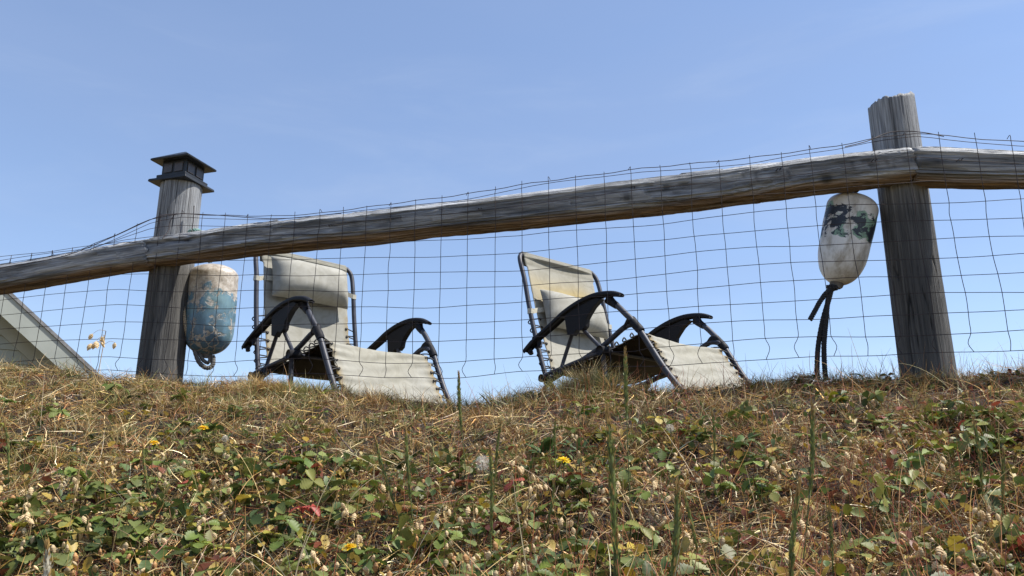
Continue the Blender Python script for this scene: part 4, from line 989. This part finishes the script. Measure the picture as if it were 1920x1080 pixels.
for s in [
 (860, 698, 880, 905, 'tall green spike rising above the crest, left of the bright gap between the chairs', .0046),
 (1172, 655, 1182, 960, 'tallest green spike with tan tip, crossing in front of the right recliner', .0046),
 (1138, 768, 1146, 1079, 'thick green spike just left of the tallest one, reaching the bottom edge', .0046),
 (703, 818, 768, 975, 'leaning green spike with pale drooping tip below the left recliner', .004),
 (760, 800, 780, 975, 'upright green spike right beside the leaning one, below the left recliner', .0042),
 (918, 838, 918, 1060, 'green spike rising immediately right of the white dandelion clock', .0036),
 (940, 790, 925, 925, 'narrow green spike curving above the white dandelion clock', .0034),
 (1270, 905, 1228, 1085, 'fat green spike leaning right at the bottom, right of centre', .0044),
 (1282, 925, 1320, 1060, 'thin green spike leaning left near the fat leaning spike', .0030),
 (1522, 755, 1498, 1070, 'tall green spike with brown tip on the right half of the bank', .0042),
 (1038, 900, 1010, 990, 'short dark green spike below the yellow dandelion', .003),
 (1824, 785, 1836, 930, 'dark green spike high on the right side of the bank', .0036),
 (1882, 845, 1872, 960, 'short brown green spike near the right edge', .0032),
 (1334, 770, 1336, 900, 'thin green spike in the grass below the foot of the right recliner', .003),
 (1042, 785, 1045, 860, 'short green spike behind the yellow dandelion', .0034),
 (1500, 905, 1470, 1079, 'thin green spike left of the foot of the tall right spike', .003),
 (1555, 950, 1560, 1075, 'low green spike at the bottom of the right half', .003),
 (1156, 995, 1160, 1085, 'short olive spike between the two tall spikes at the bottom', .0034),
 (8, 790, 20, 915, 'dark green spike at the left edge of the bank', .003),
 (268, 830, 300, 960, 'green spike just left of the left orange flower', .0026)]: spike(*s)
# pale furry spikes (spent)
spike(88, 1015, 118, 1079, 'pale furry grass spike bending at the lower left corner', .0042, (.50, .46, .36))
spike(627, 800, 690, 865, 'thin greyish purple spent spike leaning left under the left recliner', .0018, (.26, .20, .17))

def flower(px, py, label, R_=.0125, hgt=.05, tilt=.25, col=(.80, .50, .012)):
    g = hit(px, py+84); T = at(px, py, g[1]-.012); bz = float(ground(T[0]+.006, T[1]+.004))
    E_ = empty('dandelion', (T[0]+.006, T[1]+.004, bz), label, 'dandelion', 'yellow dandelion flowers on the bank')
    hh = T-np.array([T[0]+.006, T[1]+.004, bz])
    link('stem', stemmesh(spline([np.zeros(3), hh*.5+np.array([-.003, 0, 0]), hh-np.array([0, 0, .006])], 5), .0011, (.14, .13, .05)).mesh('stem'), M_LEAF, E_)
    q = MB(); q.add(*tube([hh-np.array([0, 0, .009]), hh-np.array([0, 0, .006]), hh-np.array([0, 0, .001])], [.0016, .0042, .0040], 9), (.06, .09, .03)); link('calyx', q.mesh('calyx'), M_LEAF, E_)
    q = MB(); rr_ = random.Random(px)
    for ring, (nn_, L_, el) in enumerate(((22, 1., .12), (18, .78, .45), (12, .5, .95))):
        for k in range(nn_):
            a = 2*math.pi*(k+rr_.uniform(-.3, .3))/nn_; e = el+rr_.uniform(-.12, .15); d = np.array([math.cos(a)*math.cos(e), math.sin(a)*math.cos(e), math.sin(e)])
            w_ = np.array([-math.sin(a), math.cos(a), 0])*.0012; l = R_*L_*rr_.uniform(.85, 1.08); b_ = d*.001+np.array([0, 0, ring*.0006]); tt = np.array([0, 0, -.0012])
            q.add([b_-w_*.5, b_+w_*.5, b_+d*l*.6+w_, b_+d*l+w_*.9+tt, b_+d*l-w_*.9+tt, b_+d*l*.6-w_], [(0, 1, 2, 5), (5, 2, 3, 4)], np.array(col)*rr_.uniform(.8, 1.15))
    o = link('petals', q.mesh('petals', False), M_PETAL, E_, hh); o.rotation_euler = (tilt, rr_.uniform(-.2, .2), 0)
flower(1057, 864, 'bright yellow dandelion in the middle of the bank beside broad dark leaves', .0165, col=(.86, .62, .012))
flower(381, 803, 'orange yellow dandelion beside the dandelion clocks, below the blue buoy', .0145)
flower(289, 831, 'smaller orange yellow dandelion left of the pair of clocks', .0125)
flower(655, 1027, 'ragged orange yellow dandelion at the bottom, half behind quaking grass heads', .0125)
def clock(px, py, label, R_, col=(.62, .58, .50)):
    g = hit(px, py+62); T = at(px, py, g[1]-.012); bz = float(ground(T[0], T[1]))
    E_ = empty('dandelion_clock', (T[0], T[1], bz), label, 'dandelion clock', 'dandelion clocks gone to seed'); hh = T-np.array([T[0], T[1], bz])
    link('stem', stemmesh(spline([np.zeros(3), hh*.5+np.array([.003, 0, 0]), hh], 5), .0010, (.17, .14, .07)).mesh('stem'), M_LEAF, E_)
    q = MB(); rr_ = random.Random(px)
    q.add(*tube([hh-np.array([0, 0, .003]), hh, hh+np.array([0, 0, .003])], [.001, .003, .001], 6), (.16, .11, .06))
    for k in range(150):
        d = np.array([rr_.gauss(0, 1), rr_.gauss(0, 1), rr_.gauss(.1, 1)]); d /= np.linalg.norm(d); w_ = np.cross(d, [.3, .5, .8]); w_ /= np.linalg.norm(w_); l = R_*rr_.uniform(.8, 1.02)
        q.add([hh+d*.002-w_*.00012, hh+d*.002+w_*.00012, hh+d*l*.8+w_*.00018, hh+d*l*.8-w_*.00018], [(0, 1, 2, 3)], col)
        w2 = np.cross(d, w_)
        for j in range(5):
            a = 2*math.pi*j/5; e = d*.5+(w_*math.cos(a)+w2*math.sin(a))*.9; e /= np.linalg.norm(e); ww = np.cross(e, d)*.00014; p = hh+d*l*.74
            q.add([p, p+e*R_*.33+ww, p+e*R_*.33-ww], [(0, 1, 2)], col)
    link('seed_head', q.mesh('seed_head', False), M_SEED, E_)
clock(905, 868, 'largest white fluffy dandelion clock, left of the narrow green spikes', .020, (.80, .77, .70))
clock(422, 823, 'round pale dandelion clock just right of the orange flower', .0098)
clock(346, 808, 'half opened greenish dandelion clock left of the orange flower', .0098, (.36, .33, .20))
clock(1256, 803, 'pale blurred dandelion clock high on the bank below the right recliner', .0125)

TRIM = [q.mesh('leaf') for q in TRI]
for me in TRIM: me.materials.append(M_LEAF)
TRIB = []
for k in range(4):                              # glaucous, red and yellowed leaves are leaves of another colour
    q = trifoliate(20+k); mul = [(1.15, 1.15, 1.5), (1.7, .28, .8), (2.2, 1.6, .6), (1.1, 1.2, 1.2)][k]
    q.c = [tuple(a*b for a, b in zip(c, mul)) for c in q.c]; me = q.mesh('leaf'); me.materials.append(M_LEAF); TRIB.append(me)
def berry(px, py, nl, size, label, var=None):
    g = hit(px, py+14); g[2] += .026; r = random.Random(px*3+py)
    E_ = empty('strawberry_plant', tuple(g), label, 'strawberry plant', 'wild strawberry plants on the bank')
    for k in range(nl):
        me = TRIM[r.randrange(10)] if var is None or r.random() < .25 else TRIB[var]
        o = link('leaf', me, None, E_, (r.uniform(-.4, .4)*size*2, r.uniform(-.5, .3)*size*1.5, .0)); s = 1.22*size*r.uniform(.8, 1.15); o.scale = (s, s, s*r.uniform(1.0, 1.7)); o.rotation_euler = (r.uniform(.15, .75), r.uniform(-.4, .4), r.uniform(0, 6.28))
for q in [
 (12, 775, 2, .024, 'strawberry plant with one cupped green leaf at the left edge, high on the bank'),
 (105, 800, 3, .025, 'strawberry plant with shiny leaves left of the orange flowers'),
 (210, 745, 3, .028, 'olive green strawberry plant below the foot of the house roof'),
 (335, 765, 3, .026, 'strawberry plant below the capped post'),
 (395, 832, 2, .024, 'strawberry leaf directly beneath the orange dandelion'),
 (130, 935, 4, .025, 'strawberry plant with folded leaf below the left orange dandelion'),
 (170, 965, 3, .024, 'strawberry plant in the lower left, next to the pale crossed straws'),
 (35, 985, 4, .025, 'strawberry plant at the left edge near the bottom'),
 (235, 1062, 5, .026, 'large strawberry plant at the bottom between left corner and withered leaf'),
 (100, 1068, 3, .025, 'strawberry plant in the bottom left corner under the furry spike'),
 (330, 1000, 3, .022, 'strawberry plant left of the small quaking grass near the bottom'),
 (458, 925, 3, .026, 'strawberry plant with upright bright leaf below the paler clock'),
 (545, 900, 5, .027, 'largest strawberry plant left of the leaning green spikes', 3),
 (570, 950, 4, .027, 'strawberry plant just under the largest one'),
 (505, 1020, 4, .026, 'strawberry plant near the bottom, left of the red leaf'),
 (560, 1078, 3, .026, 'strawberry plant cut by the bottom edge below the red leaf'),
 (625, 1005, 4, .026, 'strawberry plant around the lowest orange flower'),
 (575, 1000, 2, .026, 'crimson leaved strawberry plant left of the lowest orange flower', 1),
 (675, 900, 3, .023, 'strawberry plant behind the fat quaking grass bunch'),
 (830, 895, 3, .023, 'strawberry plant left of the white dandelion clock'),
 (885, 1010, 3, .024, 'strawberry plant under the quaking grass below the clock'),
 (1075, 1005, 3, .026, 'strawberry plant left of the two tall spikes near the bottom'),
 (1200, 1060, 4, .027, 'strawberry plant at the bottom between the tall spikes and leaning spike'),
 (1110, 800, 3, .025, 'strawberry plant with faded pinkish leaf right of the dandelion'),
 (1356, 960, 2, .028, 'bluish grey strawberry leaf cluster right of centre', 0),
 (1425, 965, 3, .026, 'green strawberry plant just right of the bluish one'),
 (1405, 800, 4, .026, 'strawberry plant high on the bank below the foot of the right recliner'),
 (1580, 775, 5, .026, 'yellowish green strawberry plant below the white buoy', 2),
 (1650, 770, 4, .026, 'strawberry plant below the foot of the right post'),
 (1725, 915, 2, .028, 'pale strawberry plant with two wide leaves on the right side', 0),
 (1690, 945, 3, .026, 'strawberry plant under the two pale leaves on the right'),
 (1640, 995, 2, .026, 'dark strawberry plant beneath the crimson leaf on the right'),
 (1680, 980, 1, .030, 'single crimson leaf on the right side of the bank', 1),
 (1455, 975, 2, .024, 'bright strawberry leaf left of the foot of the tall right spike'),
 (1830, 950, 3, .024, 'strawberry plant beside the dense bunch of quaking grass, lower right'),
 (1900, 1065, 3, .026, 'strawberry plant in the bottom right corner'),
 (760, 1070, 3, .024, 'strawberry plant on the bottom edge under the leaning spikes'),
 (1850, 880, 3, .024, 'strawberry plant right of the dark spike on the right side')]: berry(*q)

def rosette(px, py, n_, L_, label, seed, col=(.055, .095, .03)):
    g = hit(px, py+30); g[2] += .008; r = random.Random(seed)
    E_ = empty('leafy_rosette', tuple(g), label, 'weed', 'broad leaved weeds on the bank')
    for k in range(n_):
        a = 2*math.pi*k/n_+r.uniform(-.3, .3); el = r.uniform(.35, 1.25); l = L_*r.uniform(.65, 1.1); w_ = l*r.uniform(.11, .16); V_ = []; cc = np.array(col)*r.uniform(.8, 1.5)
        p = np.array([0., 0, 0]); m_ = 9
        for i in range(m_+1):
            t_ = i/m_; e = el-1.1*t_; d = np.array([math.cos(a)*math.cos(e), math.sin(a)*math.cos(e), math.sin(e)]); sd_ = np.array([-math.sin(a), math.cos(a), 0]); up_ = np.cross(d, sd_)*-1
            ww = w_*(math.sin(math.pi*min(1, .08+t_*.92)**1.3)**.8)*(1+.22*math.sin(t_*23+k))+.0008
            V_ += [p-sd_*ww+up_*ww*.35, p, p+sd_*ww+up_*ww*.35]; p = p+d*l/m_
        q = MB(); q.add(V_, grid_faces(m_+1, 3), cc); link('leaf', q.mesh('leaf'), M_LEAF, E_)
rosette(1018, 838, 13, .085, 'dark broad leaved weed around the bright yellow dandelion', 3)
rosette(1085, 825, 9, .07, 'weed with upright dark leaves just right of the yellow dandelion', 4)
rosette(1640, 775, 10, .075, 'broad leaved weed below the white buoy, high on the bank', 5, (.11, .14, .04))
rosette(1390, 815, 9, .07, 'broad leaved weed under the foot end of the right recliner', 6, (.08, .12, .035))
rosette(820, 1000, 8, .06, 'small leafy weed near the bottom, left of the white clock stem', 7)
rosette(1860, 830, 8, .07, 'leafy green weed near the right edge, high on the bank', 8, (.10, .14, .04))
rosette(440, 760, 8, .06, 'small olive weed on the crest below the blue buoy', 9, (.10, .12, .035))
